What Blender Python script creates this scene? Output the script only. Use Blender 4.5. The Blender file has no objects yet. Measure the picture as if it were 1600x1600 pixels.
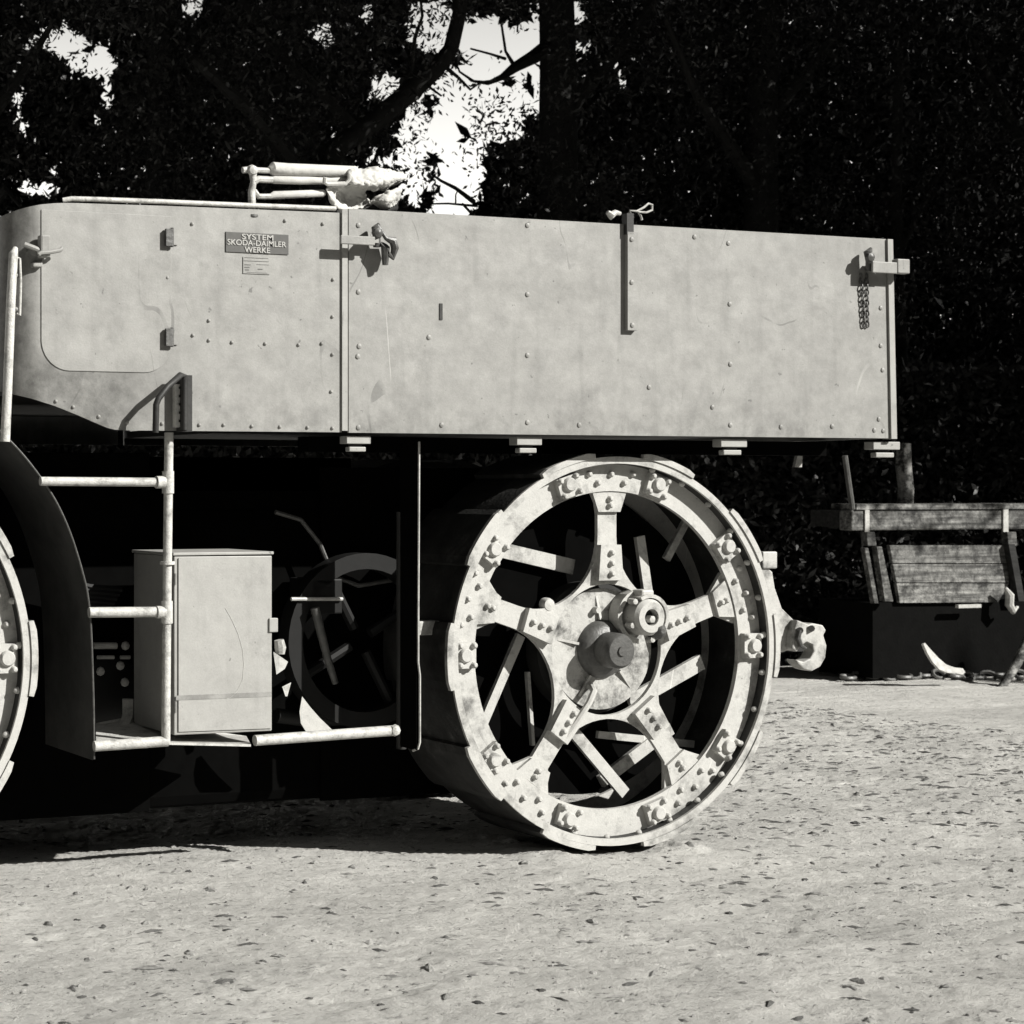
import bpy, math, random
import numpy as np
from mathutils import Vector, Matrix, geometry
random.seed(7); rng = np.random.default_rng(11)
PI = math.pi; R_ = math.radians
S = bpy.context.scene; COL = S.collection

# ------------------------------------------------------------------ camera, world, sun, exposure
PHI = R_(70); CP, SP = math.cos(PHI), math.sin(PHI)
FPX = 2984.0; HOR = 767.0                       # focal length and horizon, in photo pixels
CAM = Vector((-4.665, -5.98, 1.36))
cd = bpy.data.cameras.new('camera'); cam = bpy.data.objects.new('camera', cd); COL.objects.link(cam)
cam.location = CAM; cam.rotation_euler = (PI/2, 0, PHI - PI/2)
cd.sensor_width = 36; cd.lens = FPX/1600*36; cd.shift_x = .5; cd.shift_y = -33/1600
cd.dof.use_dof = True; cd.dof.focus_distance = 7.0; cd.dof.aperture_fstop = 9
cd.clip_start = .05; cd.clip_end = 2000
S.camera = cam
SUN = Vector((.85, -1.0, .8)).normalized()
sl = bpy.data.lights.new('sun', 'SUN'); sl.energy = 5.0; sl.angle = R_(.5); sl.color = (1, .98, .93)
so = bpy.data.objects.new('sun', sl); COL.objects.link(so); so.location = (10, -12, 12)
so.rotation_euler = (-SUN).to_track_quat('-Z', 'Y').to_euler()
HAZE_K = 4.0
W = bpy.data.worlds.new('World'); S.world = W; W.use_nodes = True
wn, wl = W.node_tree.nodes, W.node_tree.links
bg = wn['Background']; sk = wn.new('ShaderNodeTexSky'); sk.sky_type = 'NISHITA'; sk.sun_disc = False
sk.sun_elevation = math.asin(SUN.z); sk.sun_rotation = math.atan2(SUN.x, SUN.y)
bw = wn.new('ShaderNodeRGBToBW'); wl.new(sk.outputs[0], bw.inputs[0])
tint = wn.new('ShaderNodeMix'); tint.data_type = 'RGBA'; tint.blend_type = 'MULTIPLY'; tint.inputs[0].default_value = 1
wl.new(bw.outputs[0], tint.inputs[6]); tint.inputs[7].default_value = (1, .985, .94, 1)
# hazy bright horizon, the same all the way round
wtc = wn.new('ShaderNodeTexCoord'); wsx = wn.new('ShaderNodeSeparateXYZ'); wl.new(wtc.outputs['Generated'], wsx.inputs[0])
wab = wn.new('ShaderNodeMath'); wab.operation = 'ABSOLUTE'; wl.new(wsx.outputs[2], wab.inputs[0])
wmr = wn.new('ShaderNodeMapRange'); wmr.inputs[1].default_value = .12; wmr.inputs[2].default_value = .42; wmr.inputs[3].default_value = HAZE_K; wmr.inputs[4].default_value = 1.0
wmr.interpolation_type = 'SMOOTHSTEP'; wl.new(wab.outputs[0], wmr.inputs[0])
wvm = wn.new('ShaderNodeVectorMath'); wvm.operation = 'SCALE'; wl.new(tint.outputs[2], wvm.inputs[0]); wl.new(wmr.outputs[0], wvm.inputs[3])
wl.new(wvm.outputs[0], bg.inputs[0]); bg.inputs[1].default_value = .05
S.view_settings.view_transform = 'Standard'; S.view_settings.look = 'None'
S.view_settings.exposure = 0.7; S.view_settings.gamma = 1; S.view_settings.use_curve_mapping = False

def at(u, v, Y):
    """point of the plane y = Y seen at photo pixel (u, v)"""
    a = u/FPX; b = (HOR - v)/FPX
    d = Vector((CP + a*SP, SP - a*CP, b))
    return CAM + d*((Y - CAM.y)/d.y)
def zfor(x, y, v):
    dep = (x - CAM.x)*CP + (y - CAM.y)*SP
    return CAM.z + (HOR - v)*dep/FPX

# ------------------------------------------------------------------ materials
def mat(name, v, rough=.6, var=.15, scale=6, bump=0, bscale=60, metal=0, spec=.3, dark=None, dscale=2.5, damt=0.0, grain=0.0, wavy=0, dpos=.57, tintc=(1, .99, .945)):
    m = bpy.data.materials.new(name); m.use_nodes = True
    n, l = m.node_tree.nodes, m.node_tree.links; b = n['Principled BSDF']
    b.inputs['Roughness'].default_value = rough; b.inputs['Metallic'].default_value = metal
    b.inputs['Specular IOR Level'].default_value = spec
    tc = n.new('ShaderNodeTexCoord')
    geo = n.new('ShaderNodeNewGeometry')
    ns = n.new('ShaderNodeTexNoise'); ns.inputs['Scale'].default_value = scale; ns.inputs['Detail'].default_value = 9; ns.inputs['Roughness'].default_value = .68
    l.new(geo.outputs['Position'], ns.inputs['Vector'])
    cr = n.new('ShaderNodeValToRGB'); cr.color_ramp.elements[0].position = .3; cr.color_ramp.elements[1].position = .7
    c = lambda k: tuple(max(0, min(1, v*k*t)) for t in tintc) + (1,)
    cr.color_ramp.elements[0].color = c(1 - var); cr.color_ramp.elements[1].color = c(1 + var)
    l.new(ns.outputs[0], cr.inputs[0]); out = cr.outputs[0]
    if damt:
        n2 = n.new('ShaderNodeTexNoise'); n2.inputs['Scale'].default_value = dscale; n2.inputs['Detail'].default_value = 12; n2.inputs['Roughness'].default_value = .75
        l.new(geo.outputs['Position'], n2.inputs['Vector'])
        r2 = n.new('ShaderNodeValToRGB'); r2.color_ramp.elements[0].position = dpos; r2.color_ramp.elements[1].position = dpos + .16
        r2.color_ramp.elements[0].color = (0, 0, 0, 1); r2.color_ramp.elements[1].color = (damt,)*3 + (1,)
        l.new(n2.outputs[0], r2.inputs[0])
        mx = n.new('ShaderNodeMix'); mx.data_type = 'RGBA'
        l.new(r2.outputs[0], mx.inputs[0]); l.new(out, mx.inputs[6])
        mx.inputs[7].default_value = tuple((dark or v*.3)*t for t in tintc) + (1,); out = mx.outputs[2]
    if grain:
        n3 = n.new('ShaderNodeTexNoise'); n3.inputs['Scale'].default_value = 210; n3.inputs['Detail'].default_value = 4; n3.inputs['Roughness'].default_value = .8
        l.new(geo.outputs['Position'], n3.inputs['Vector'])
        r3 = n.new('ShaderNodeMapRange'); r3.inputs[1].default_value = .3; r3.inputs[2].default_value = .7; r3.inputs[3].default_value = 1-grain; r3.inputs[4].default_value = 1+grain
        l.new(n3.outputs[0], r3.inputs[0])
        v3 = n.new('ShaderNodeVectorMath'); v3.operation = 'SCALE'; l.new(out, v3.inputs[0]); l.new(r3.outputs[0], v3.inputs[3]); out = v3.outputs[0]
        for sc_, thr, col_ in ((1.7, .0016, v*1.9), (2.3, .002, v*.35), (4.1, .0025, v*.5)):
            n4 = n.new('ShaderNodeTexNoise'); n4.inputs['Scale'].default_value = sc_; n4.inputs['Detail'].default_value = 1.5
            mp4 = n.new('ShaderNodeMapping'); mp4.inputs['Location'].default_value = (sc_*3, 1, sc_); mp4.inputs['Rotation'].default_value = (0, sc_, 0); mp4.inputs['Scale'].default_value = (1, 1, .35)
            l.new(geo.outputs['Position'], mp4.inputs[0]); l.new(mp4.outputs[0], n4.inputs['Vector'])
            cmp_ = n.new('ShaderNodeMath'); cmp_.operation = 'COMPARE'; cmp_.inputs[1].default_value = .5; cmp_.inputs[2].default_value = thr; l.new(n4.outputs[0], cmp_.inputs[0])
            n5 = n.new('ShaderNodeTexNoise'); n5.inputs['Scale'].default_value = sc_*3.2; l.new(mp4.outputs[0], n5.inputs['Vector'])
            r5 = n.new('ShaderNodeMapRange'); r5.inputs[1].default_value = .6; r5.inputs[2].default_value = .68; r5.inputs[4].default_value = .5; l.new(n5.outputs[0], r5.inputs[0])
            mu = n.new('ShaderNodeMath'); mu.operation = 'MULTIPLY'; l.new(cmp_.outputs[0], mu.inputs[0]); l.new(r5.outputs[0], mu.inputs[1])
            m4 = n.new('ShaderNodeMix'); m4.data_type = 'RGBA'; l.new(mu.outputs[0], m4.inputs[0]); l.new(out, m4.inputs[6]); m4.inputs[7].default_value = tuple(min(1, col_*t) for t in tintc) + (1,); out = m4.outputs[2]
        n6 = n.new('ShaderNodeTexNoise'); n6.inputs['Scale'].default_value = 38; n6.inputs['Detail'].default_value = 2; l.new(geo.outputs['Position'], n6.inputs['Vector'])
        r6 = n.new('ShaderNodeMapRange'); r6.inputs[1].default_value = .73; r6.inputs[2].default_value = .77; r6.inputs[4].default_value = .75; l.new(n6.outputs[0], r6.inputs[0])
        m6 = n.new('ShaderNodeMix'); m6.data_type = 'RGBA'; l.new(r6.outputs[0], m6.inputs[0]); l.new(out, m6.inputs[6]); m6.inputs[7].default_value = tuple(v*.42*t for t in tintc) + (1,); out = m6.outputs[2]
    if wavy == 1:                                    # splashed dirt along the lower edge of the sheets
        sz = n.new('ShaderNodeSeparateXYZ'); l.new(geo.outputs['Position'], sz.inputs[0]); zb0_ = at(900, 681, -.12).z
        rz = n.new('ShaderNodeMapRange'); rz.interpolation_type = 'SMOOTHSTEP'; rz.inputs[1].default_value = zb0_ + .2; rz.inputs[2].default_value = zb0_; l.new(sz.outputs[2], rz.inputs[0])
        nz = n.new('ShaderNodeTexNoise'); nz.inputs['Scale'].default_value = 9; nz.inputs['Detail'].default_value = 9; nz.inputs['Roughness'].default_value = .7; l.new(geo.outputs['Position'], nz.inputs['Vector'])
        rn = n.new('ShaderNodeMapRange'); rn.inputs[1].default_value = .45; rn.inputs[2].default_value = .68; rn.inputs[4].default_value = .8; l.new(nz.outputs[0], rn.inputs[0])
        mz = n.new('ShaderNodeMath'); mz.operation = 'MULTIPLY'; l.new(rz.outputs[0], mz.inputs[0]); l.new(rn.outputs[0], mz.inputs[1])
        xz = n.new('ShaderNodeMix'); xz.data_type = 'RGBA'; l.new(mz.outputs[0], xz.inputs[0]); l.new(out, xz.inputs[6]); xz.inputs[7].default_value = tuple(v*.5*t for t in tintc) + (1,); out = xz.outputs[2]
    if wavy:                                         # faint rain and rust runs down the sheet
        mpw = n.new('ShaderNodeMapping'); mpw.inputs['Scale'].default_value = (17, 17, 1.6); l.new(geo.outputs['Position'], mpw.inputs[0])
        nw = n.new('ShaderNodeTexNoise'); nw.inputs['Scale'].default_value = 1; nw.inputs['Detail'].default_value = 5; l.new(mpw.outputs[0], nw.inputs['Vector'])
        rw = n.new('ShaderNodeMapRange'); rw.inputs[1].default_value = .55; rw.inputs[2].default_value = .8; rw.inputs[3].default_value = 1; rw.inputs[4].default_value = .8; l.new(nw.outputs[0], rw.inputs[0])
        vw = n.new('ShaderNodeVectorMath'); vw.operation = 'SCALE'; l.new(out, vw.inputs[0]); l.new(rw.outputs[0], vw.inputs[3]); out = vw.outputs[0]
    l.new(out, b.inputs['Base Color'])
    if bump:
        bn = n.new('ShaderNodeTexNoise'); bn.inputs['Scale'].default_value = bscale; bn.inputs['Detail'].default_value = 6
        l.new(geo.outputs['Position'], bn.inputs['Vector'])
        bp = n.new('ShaderNodeBump'); bp.inputs['Strength'].default_value = bump; bp.inputs['Distance'].default_value = .01
        l.new(bn.outputs[0], bp.inputs['Height'])
        if wavy:                                     # sheet metal that is not quite flat
            n8 = n.new('ShaderNodeTexNoise'); n8.inputs['Scale'].default_value = 3.5; n8.inputs['Detail'].default_value = 3; l.new(geo.outputs['Position'], n8.inputs['Vector'])
            b8 = n.new('ShaderNodeBump'); b8.inputs['Strength'].default_value = 1; b8.inputs['Distance'].default_value = .012; l.new(n8.outputs[0], b8.inputs['Height'])
            l.new(b8.outputs[0], bp.inputs['Normal'])
        l.new(bp.outputs[0], b.inputs['Normal'])
    return m

M = {}
M['paint'] = mat('grey_paint', .25, .5, .16, 13, .06, 120, dark=.12, dscale=3.4, damt=.5, grain=.1, wavy=1)
M['wheel'] = mat('wheel_paint', .42, .55, .1, 30, .12, 140, dark=.06, dscale=5.5, damt=.8, grain=.1, dpos=.5)
M['box'] = mat('toolbox_paint', .31, .5, .07, 16, .05, 120, dark=.16, dscale=5, damt=.55, grain=.08, wavy=2)
M['pipe'] = mat('pipe_paint', .46, .5, .2, 40, .25, 160, dark=.14, dscale=22, damt=.75, dpos=.5)
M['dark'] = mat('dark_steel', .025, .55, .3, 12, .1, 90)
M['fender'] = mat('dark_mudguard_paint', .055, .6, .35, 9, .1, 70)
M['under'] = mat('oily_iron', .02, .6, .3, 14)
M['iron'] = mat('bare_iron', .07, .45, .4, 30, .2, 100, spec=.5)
M['hub'] = mat('greasy_hub_paint', .4, .5, .15, 26, .12, 140, dark=.03, dscale=7, damt=.95, grain=.1, dpos=.46)
M['tread'] = mat('dirty_shaded_tread_iron', .03, .65, .5, 12, .2, 80, dark=.2, dscale=6, damt=.3)  # dirty iron; the shade on the tread is put into its colour
M['wheelw'] = mat('wagon_shade_black', .003, .9, .3, 18, .3, 60, spec=.05)  # near-black: shade under the wagon put into the colour
M['dim'] = mat('greasy_iron', .0045, .6, .4, 14, spec=.25)
M['black'] = mat('shade_black_iron', .0018, .9, .3, 14, spec=.03)  # near-black: shade under the body put into the colour
M['steel'] = mat('worn_steel', .4, .4, .3, 25, .2, 100, dark=.1, dscale=10, damt=.8)
M['canvas'] = mat('pale_canvas', .46, .85, .12, 14, .3, 40, dark=.35, dscale=6, damt=.5)
M['plate'] = mat('plate_enamel', .085, .4, .15, 30)
M['letter'] = mat('white_lettering', .36, .5, .05, 30)
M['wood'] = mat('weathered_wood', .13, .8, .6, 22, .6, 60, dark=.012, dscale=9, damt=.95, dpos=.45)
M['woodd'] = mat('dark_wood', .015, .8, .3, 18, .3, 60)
M['bark'] = mat('dark_bark', .02, .9, .4, 10, .6, 40)
M['barkp'] = mat('sun_patched_bark', .3, .9, .6, 14, .6, 40, dark=.015, dscale=13, damt=1, dpos=.44)  # dappled sun put into the bark as pale patches
M['stick'] = mat('dry_wood', .35, .8, .3, 30, .3, 60)
M['clod'] = mat('dry_soil', .26, .9, .25, 20, .3, 80)
M['soil'] = mat('pale_soil', .24, .95, .25, 30, .6, 60)
M['crumb'] = mat('grey_crumb', .17, .9, .3, 20, .3, 80)
M['clodd'] = mat('dark_soil', .07, .9, .3, 20, .3, 80)
for k_ in ('wood', 'woodd'):
    n, l = M[k_].node_tree.nodes, M[k_].node_tree.links; b = n['Principled BSDF']; src = b.inputs['Base Color'].links[0].from_socket
    oi = n.new('ShaderNodeObjectInfo'); rr_ = n.new('ShaderNodeMapRange'); rr_.inputs[3].default_value = .55; rr_.inputs[4].default_value = 1.45; l.new(oi.outputs['Random'], rr_.inputs[0])
    vv = n.new('ShaderNodeVectorMath'); vv.operation = 'SCALE'; l.new(src, vv.inputs[0]); l.new(rr_.outputs[0], vv.inputs[3])
    geo = n.new('ShaderNodeNewGeometry'); mpg = n.new('ShaderNodeMapping'); mpg.inputs['Scale'].default_value = (2.2, 40, 46); l.new(geo.outputs['Position'], mpg.inputs[0])
    ng = n.new('ShaderNodeTexNoise'); ng.inputs['Scale'].default_value = 1; ng.inputs['Detail'].default_value = 6; l.new(mpg.outputs[0], ng.inputs['Vector'])
    rg = n.new('ShaderNodeMapRange'); rg.inputs[1].default_value = .35; rg.inputs[2].default_value = .65; rg.inputs[3].default_value = .35; rg.inputs[4].default_value = 1.4; l.new(ng.outputs[0], rg.inputs[0])
    v2 = n.new('ShaderNodeVectorMath'); v2.operation = 'SCALE'; l.new(vv.outputs[0], v2.inputs[0]); l.new(rg.outputs[0], v2.inputs[3]); l.new(v2.outputs[0], b.inputs['Base Color'])
def leafmat(name, v, rough=.45, trans=.0):
    m = mat(name, v, rough, .35, 3, spec=.25)
    return m
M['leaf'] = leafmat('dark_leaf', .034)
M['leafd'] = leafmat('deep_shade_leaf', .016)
M['leafp'] = leafmat('sun_fleck_leaf', .3)  # pale leaves put sun flecks into the foliage colour

# ------------------------------------------------------------------ mesh builder and linking
class MB:
    def __init__(s): s.v = []; s.f = []
    def add(s, vs, fs):
        k = len(s.v); s.v += [Vector(p) for p in vs]; s.f += [tuple(i + k for i in f) for f in fs]; return s
    def box(s, a, b):
        x0, y0, z0 = [min(p, q) for p, q in zip(a, b)]; x1, y1, z1 = [max(p, q) for p, q in zip(a, b)]
        return s.add([(x0,y0,z0),(x1,y0,z0),(x1,y1,z0),(x0,y1,z0),(x0,y0,z1),(x1,y0,z1),(x1,y1,z1),(x0,y1,z1)],
                     [(0,3,2,1),(4,5,6,7),(0,1,5,4),(1,2,6,5),(2,3,7,6),(3,0,4,7)])
    def prism(s, outer, y0, y1, holes=()):
        """outline in the x-z plane, extruded from y0 to y1"""
        loops = [list(outer)] + [list(h) for h in holes]
        flat = [p for lp in loops for p in lp]; n = len(flat)
        tri = geometry.tessellate_polygon([[Vector((p[0], p[1], 0)) for p in lp] for lp in loops])
        f = [tuple(t) for t in tri] + [tuple(i + n for i in t[::-1]) for t in tri]
        k = 0
        for lp in loops:
            m = len(lp)
            for i in range(m):
                j = (i + 1) % m; f.append((k+i, k+j, k+j+n, k+i+n))
            k += m
        return s.add([(p[0], y0, p[1]) for p in flat] + [(p[0], y1, p[1]) for p in flat], f)
    def tube(s, path, r, n=12, cap=True):
        path = [Vector(p) for p in path]; rs = r if isinstance(r, (list, tuple)) else [r]*len(path)
        vs, fs = [], []; side = None
        for i, p in enumerate(path):
            t = ((path[min(i+1, len(path)-1)] - path[max(i-1, 0)])).normalized()
            if side is None:
                side = t.cross(Vector((0, 0, 1)) if abs(t.z) < .9 else Vector((0, 1, 0))).normalized()
            side = (side - t*side.dot(t)).normalized(); up = t.cross(side)
            for k in range(n):
                a = 2*PI*k/n; vs.append(p + (side*math.cos(a) + up*math.sin(a))*rs[i])
        for i in range(len(path)-1):
            for k in range(n):
                k2 = (k+1) % n; fs.append((i*n+k, i*n+k2, (i+1)*n+k2, (i+1)*n+k))
        if cap: fs += [tuple(range(n))[::-1], tuple((len(path)-1)*n + k for k in range(n))]
        return s.add(vs, fs)
    def lathe(s, c, prof, n=64, axis='y', closed=True, a0=0, a1=2*PI):
        """prof: (radius, offset) pairs round the axis through c"""
        full = abs(a1 - a0 - 2*PI) < 1e-6; m = len(prof); N = n if full else n + 1
        vs, fs = [], []
        for i in range(N):
            a = a0 + (a1 - a0)*i/n
            for r, o in prof:
                if axis == 'y': vs.append((c[0] + r*math.cos(a), c[1] + o, c[2] + r*math.sin(a)))
                elif axis == 'x': vs.append((c[0] + o, c[1] + r*math.cos(a), c[2] + r*math.sin(a)))
                else: vs.append((c[0] + r*math.cos(a), c[1] + r*math.sin(a), c[2] + o))
        for i in range(n):
            j = (i+1) % N
            for k in range(m if closed else m-1):
                k2 = (k+1) % m; fs.append((i*m+k, j*m+k, j*m+k2, i*m+k2))
        if not full and closed: fs += [tuple(range(m)), tuple(n*m + k for k in range(m))[::-1]]
        return s.add(vs, fs)
    def dome(s, c, r, h, d=(0, -1, 0), n=8, rings=2):
        d = Vector(d).normalized(); e = d.orthogonal().normalized(); g = d.cross(e); c = Vector(c)
        vs, fs = [], []
        for i in range(rings+1):
            a = PI/2*i/(rings+.35)
            for k in range(n):
                t = 2*PI*k/n
                vs.append(c + (e*math.cos(t) + g*math.sin(t))*r*math.cos(a) + d*h*math.sin(a))
        for i in range(rings):
            for k in range(n):
                k2 = (k+1) % n; fs.append((i*n+k, i*n+k2, (i+1)*n+k2, (i+1)*n+k))
        fs.append(tuple(rings*n + k for k in range(n)))
        return s.add(vs, fs)
    def cyl(s, a, b, r, n=16): return s.tube([a, b], r, n)

WL = {}
def mesh_from(name, mb, m, smooth=False, center=None):
    c = center
    if c is None:
        lo = Vector([min(p[i] for p in mb.v) for i in range(3)]); hi = Vector([max(p[i] for p in mb.v) for i in range(3)]); c = (lo + hi)/2
    me = bpy.data.meshes.new(name); me.from_pydata([tuple(p - c) for p in mb.v], [], mb.f); me.update()
    import bmesh
    bm = bmesh.new(); bm.from_mesh(me); bmesh.ops.recalc_face_normals(bm, faces=bm.faces)
    if smooth:
        for f in bm.faces: f.smooth = True
        for e in bm.edges:
            if len(e.link_faces) == 2 and e.calc_face_angle(0) > R_(38): e.smooth = False
    bm.to_mesh(me); bm.free()
    me.materials.append(m); return me, c
def link(name, me, loc, parent=None, rot=None):
    o = bpy.data.objects.new(name, me); COL.objects.link(o); WL[o.name] = Vector(loc)
    if parent is not None: o.parent = parent; o.location = Vector(loc) - WL[parent.name]
    else: o.location = loc
    if rot is not None: o.rotation_euler = rot
    return o
def part(name, mb, m, parent=None, smooth=False, bevel=0):
    me, c = mesh_from(name, mb, m, smooth)
    o = link(name, me, c, parent)
    if bevel:
        bv = o.modifiers.new('bevel', 'BEVEL'); bv.width = bevel; bv.segments = 2; bv.limit_method = 'ANGLE'; bv.angle_limit = R_(40)
    return o
def tag(o, label=None, cat=None, group=None, kind=None):
    for k, v in (('label', label), ('category', cat), ('group', group), ('kind', kind)):
        if v: o[k] = v
    return o
def empty(name, loc, label, cat, group=None):
    o = bpy.data.objects.new(name, None); COL.objects.link(o); o.location = loc; o.empty_display_size = .2
    WL[o.name] = Vector(loc); tag(o, label, cat, group); return o

# ------------------------------------------------------------------ ground: one sheet to the horizon
def vnoise(x, y, seed, cell):
    g = np.random.default_rng(seed).random((256, 256))
    X = x/cell; Y = y/cell; xi = np.floor(X).astype(int); yi = np.floor(Y).astype(int)
    fx = X - xi; fy = Y - yi; fx = fx*fx*(3-2*fx); fy = fy*fy*(3-2*fy)
    a = g[xi % 256, yi % 256]; b = g[(xi+1) % 256, yi % 256]; c = g[xi % 256, (yi+1) % 256]; d = g[(xi+1) % 256, (yi+1) % 256]
    return a*(1-fx)*(1-fy) + b*fx*(1-fy) + c*(1-fx)*fy + d*fx*fy - .5
def ground_h(x, y):
    # wind and wheel ruts run along the length of the tractor (x)
    xr = x*.97 + y*.24; yr = y*.97 - x*.24
    h = .05*vnoise(x, y, 1, 1.7) + .026*vnoise(xr*.7, yr, 2, .33) + .013*vnoise(xr*.6, yr, 3, .12) + .0045*vnoise(xr*.8, yr, 4, .045) + .0035*vnoise(x, y, 7, .026)
    pit = np.clip(vnoise(xr*.45, yr, 5, .05) - .25 - .12*np.clip(vnoise(x, y, 8, .9) + .1 - .05*x, 0, 1), 0, 1); h = h - .03*pit
    clod = np.clip(vnoise(xr*.6, yr, 6, .05) - .33, 0, 1); h = h + .02*clod
    near = np.exp(-((x+1)**2/9 + (y-.2)**2/.35)); h = h*(1 - .55*near)
    for s_ in (-1, 1): h = h + .022*np.exp(-((x - s_*.3)**2/.012 + (np.clip(np.abs(y - .2) - .22, 0, 9))**2/.004))*(1 + 1.2*vnoise(x, y, 9, .05))
    return h - .012
def grid_axis(lo, hi, step, far):
    a = [lo]; d = step
    while a[-1] > -far: d *= 1.35; a.append(a[-1] - d)
    a = a[::-1]; a += list(np.arange(lo + step, hi, step)); d = step
    while a[-1] < far: d *= 1.35; a.append(a[-1] + d)
    return np.array(a)
gx = grid_axis(-3.2, 4.2, .0125, 600); gy = grid_axis(-2.4, 5.6, .0125, 600)
GX, GY = np.meshgrid(gx, gy, indexing='ij'); fade = np.clip(1.6 - (np.hypot(GX, GY)/30), 0, 1)
GZ = ground_h(GX, GY)*fade + np.random.default_rng(5).normal(0, .0016, GX.shape)*(fade > .99)
nx, ny = GX.shape
me = bpy.data.meshes.new('ground')
co = np.stack([GX, GY, GZ], -1).reshape(-1, 3).astype(np.float32)
ii = np.arange(nx*ny).reshape(nx, ny)
q = np.stack([ii[:-1, :-1], ii[1:, :-1], ii[1:, 1:], ii[:-1, 1:]], -1).reshape(-1, 4).astype(np.int32)
me.vertices.add(len(co)); me.vertices.foreach_set('co', co.ravel())
me.loops.add(q.size); me.loops.foreach_set('vertex_index', q.ravel())
me.polygons.add(len(q)); me.polygons.foreach_set('loop_start', np.arange(0, q.size, 4, dtype=np.int32))
me.polygons.foreach_set('loop_total', np.full(len(q), 4, np.int32)); me.polygons.foreach_set('use_smooth', np.ones(len(q), bool))
me.update(); me.validate()
gm = bpy.data.materials.new('dry_dirt'); gm.use_nodes = True
n, l = gm.node_tree.nodes, gm.node_tree.links; b = n['Principled BSDF']; b.inputs['Roughness'].default_value = .95; b.inputs['Specular IOR Level'].default_value = .1
geo = n.new('ShaderNodeNewGeometry'); mp = n.new('ShaderNodeMapping'); mp.inputs['Rotation'].default_value = (0, 0, R_(-14)); mp.inputs['Scale'].default_value = (.55, 1, 1)
l.new(geo.outputs['Position'], mp.inputs[0])
def gnoise(sc, det, ro, p0, p1, c0, c1):
    t = n.new('ShaderNodeTexNoise'); t.inputs['Scale'].default_value = sc; t.inputs['Detail'].default_value = det; t.inputs['Roughness'].default_value = ro
    l.new(mp.outputs[0], t.inputs['Vector']); r = n.new('ShaderNodeValToRGB'); r.color_ramp.elements[0].position = p0; r.color_ramp.elements[1].position = p1
    r.color_ramp.elements[0].color = (c0, c0, c0, 1); r.color_ramp.elements[1].color = (c1, c1, c1, 1); l.new(t.outputs[0], r.inputs[0]); return r, t
r1, t1 = gnoise(9, 12, .78, .3, .7, .45, .68)
r2, t2 = gnoise(38, 7, .72, .33, .45, .4, 1.0)
r3, t3 = gnoise(1.6, 7, .62, .3, .7, .8, 1.13)
m1 = n.new('ShaderNodeMix'); m1.data_type = 'RGBA'; m1.blend_type = 'MULTIPLY'; m1.inputs[0].default_value = 1
l.new(r1.outputs[0], m1.inputs[6]); l.new(r2.outputs[0], m1.inputs[7])
m2 = n.new('ShaderNodeMix'); m2.data_type = 'RGBA'; m2.blend_type = 'MULTIPLY'; m2.inputs[0].default_value = 1
l.new(m1.outputs[2], m2.inputs[6]); l.new(r3.outputs[0], m2.inputs[7])
m3 = n.new('ShaderNodeMix'); m3.data_type = 'RGBA'; m3.blend_type = 'MULTIPLY'; m3.inputs[0].default_value = 1
l.new(m2.outputs[2], m3.inputs[6]); m3.inputs[7].default_value = (1, .985, .94, 1)
l.new(m3.outputs[2], b.inputs['Base Color'])
tb = n.new('ShaderNodeTexNoise'); tb.inputs['Scale'].default_value = 110; tb.inputs['Detail'].default_value = 9; tb.inputs['Roughness'].default_value = .78
l.new(mp.outputs[0], tb.inputs['Vector'])
bp = n.new('ShaderNodeBump'); bp.inputs['Strength'].default_value = 1; bp.inputs['Distance'].default_value = .016
l.new(tb.outputs[0], bp.inputs['Height']); l.new(bp.outputs[0], b.inputs['Normal'])
me.materials.append(gm)
gr = bpy.data.objects.new('ground', me); COL.objects.link(gr); tag(gr, kind='structure', label='dry trampled dirt yard with ruts and clods', cat='ground')
def gz(x, y): return float(ground_h(np.array([x]), np.array([y]))[0])

# ------------------------------------------------------------------ the tractor
BY = -.12                                            # outer face of the body side
YM = .86                                             # centre line of the vehicle
TR = empty('artillery_tractor', (-.8, YM, 0), 'pale riveted military tractor with box body and tall spoked steel wheels', 'tractor')
rivet_me, _ = mesh_from('rivet', MB().dome((0, 0, 0), .0072, .007), M['paint'], True, Vector((0, 0, 0)))
rivet_we, _ = mesh_from('rivet', MB().lathe((0, 0, 0), [(0, -.016), (.006, -.0155), (.0105, -.011), (.0125, 0), (0, 0)], 9), M['wheel'], True, Vector((0, 0, 0)))
boltb_me, _ = mesh_from('bolt', MB().dome((0, 0, 0), .0105, .006), M['paint'], True, Vector((0, 0, 0)))
def front_y(s): return (0, 0, 0) if s > 0 else (0, 0, PI)

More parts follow.
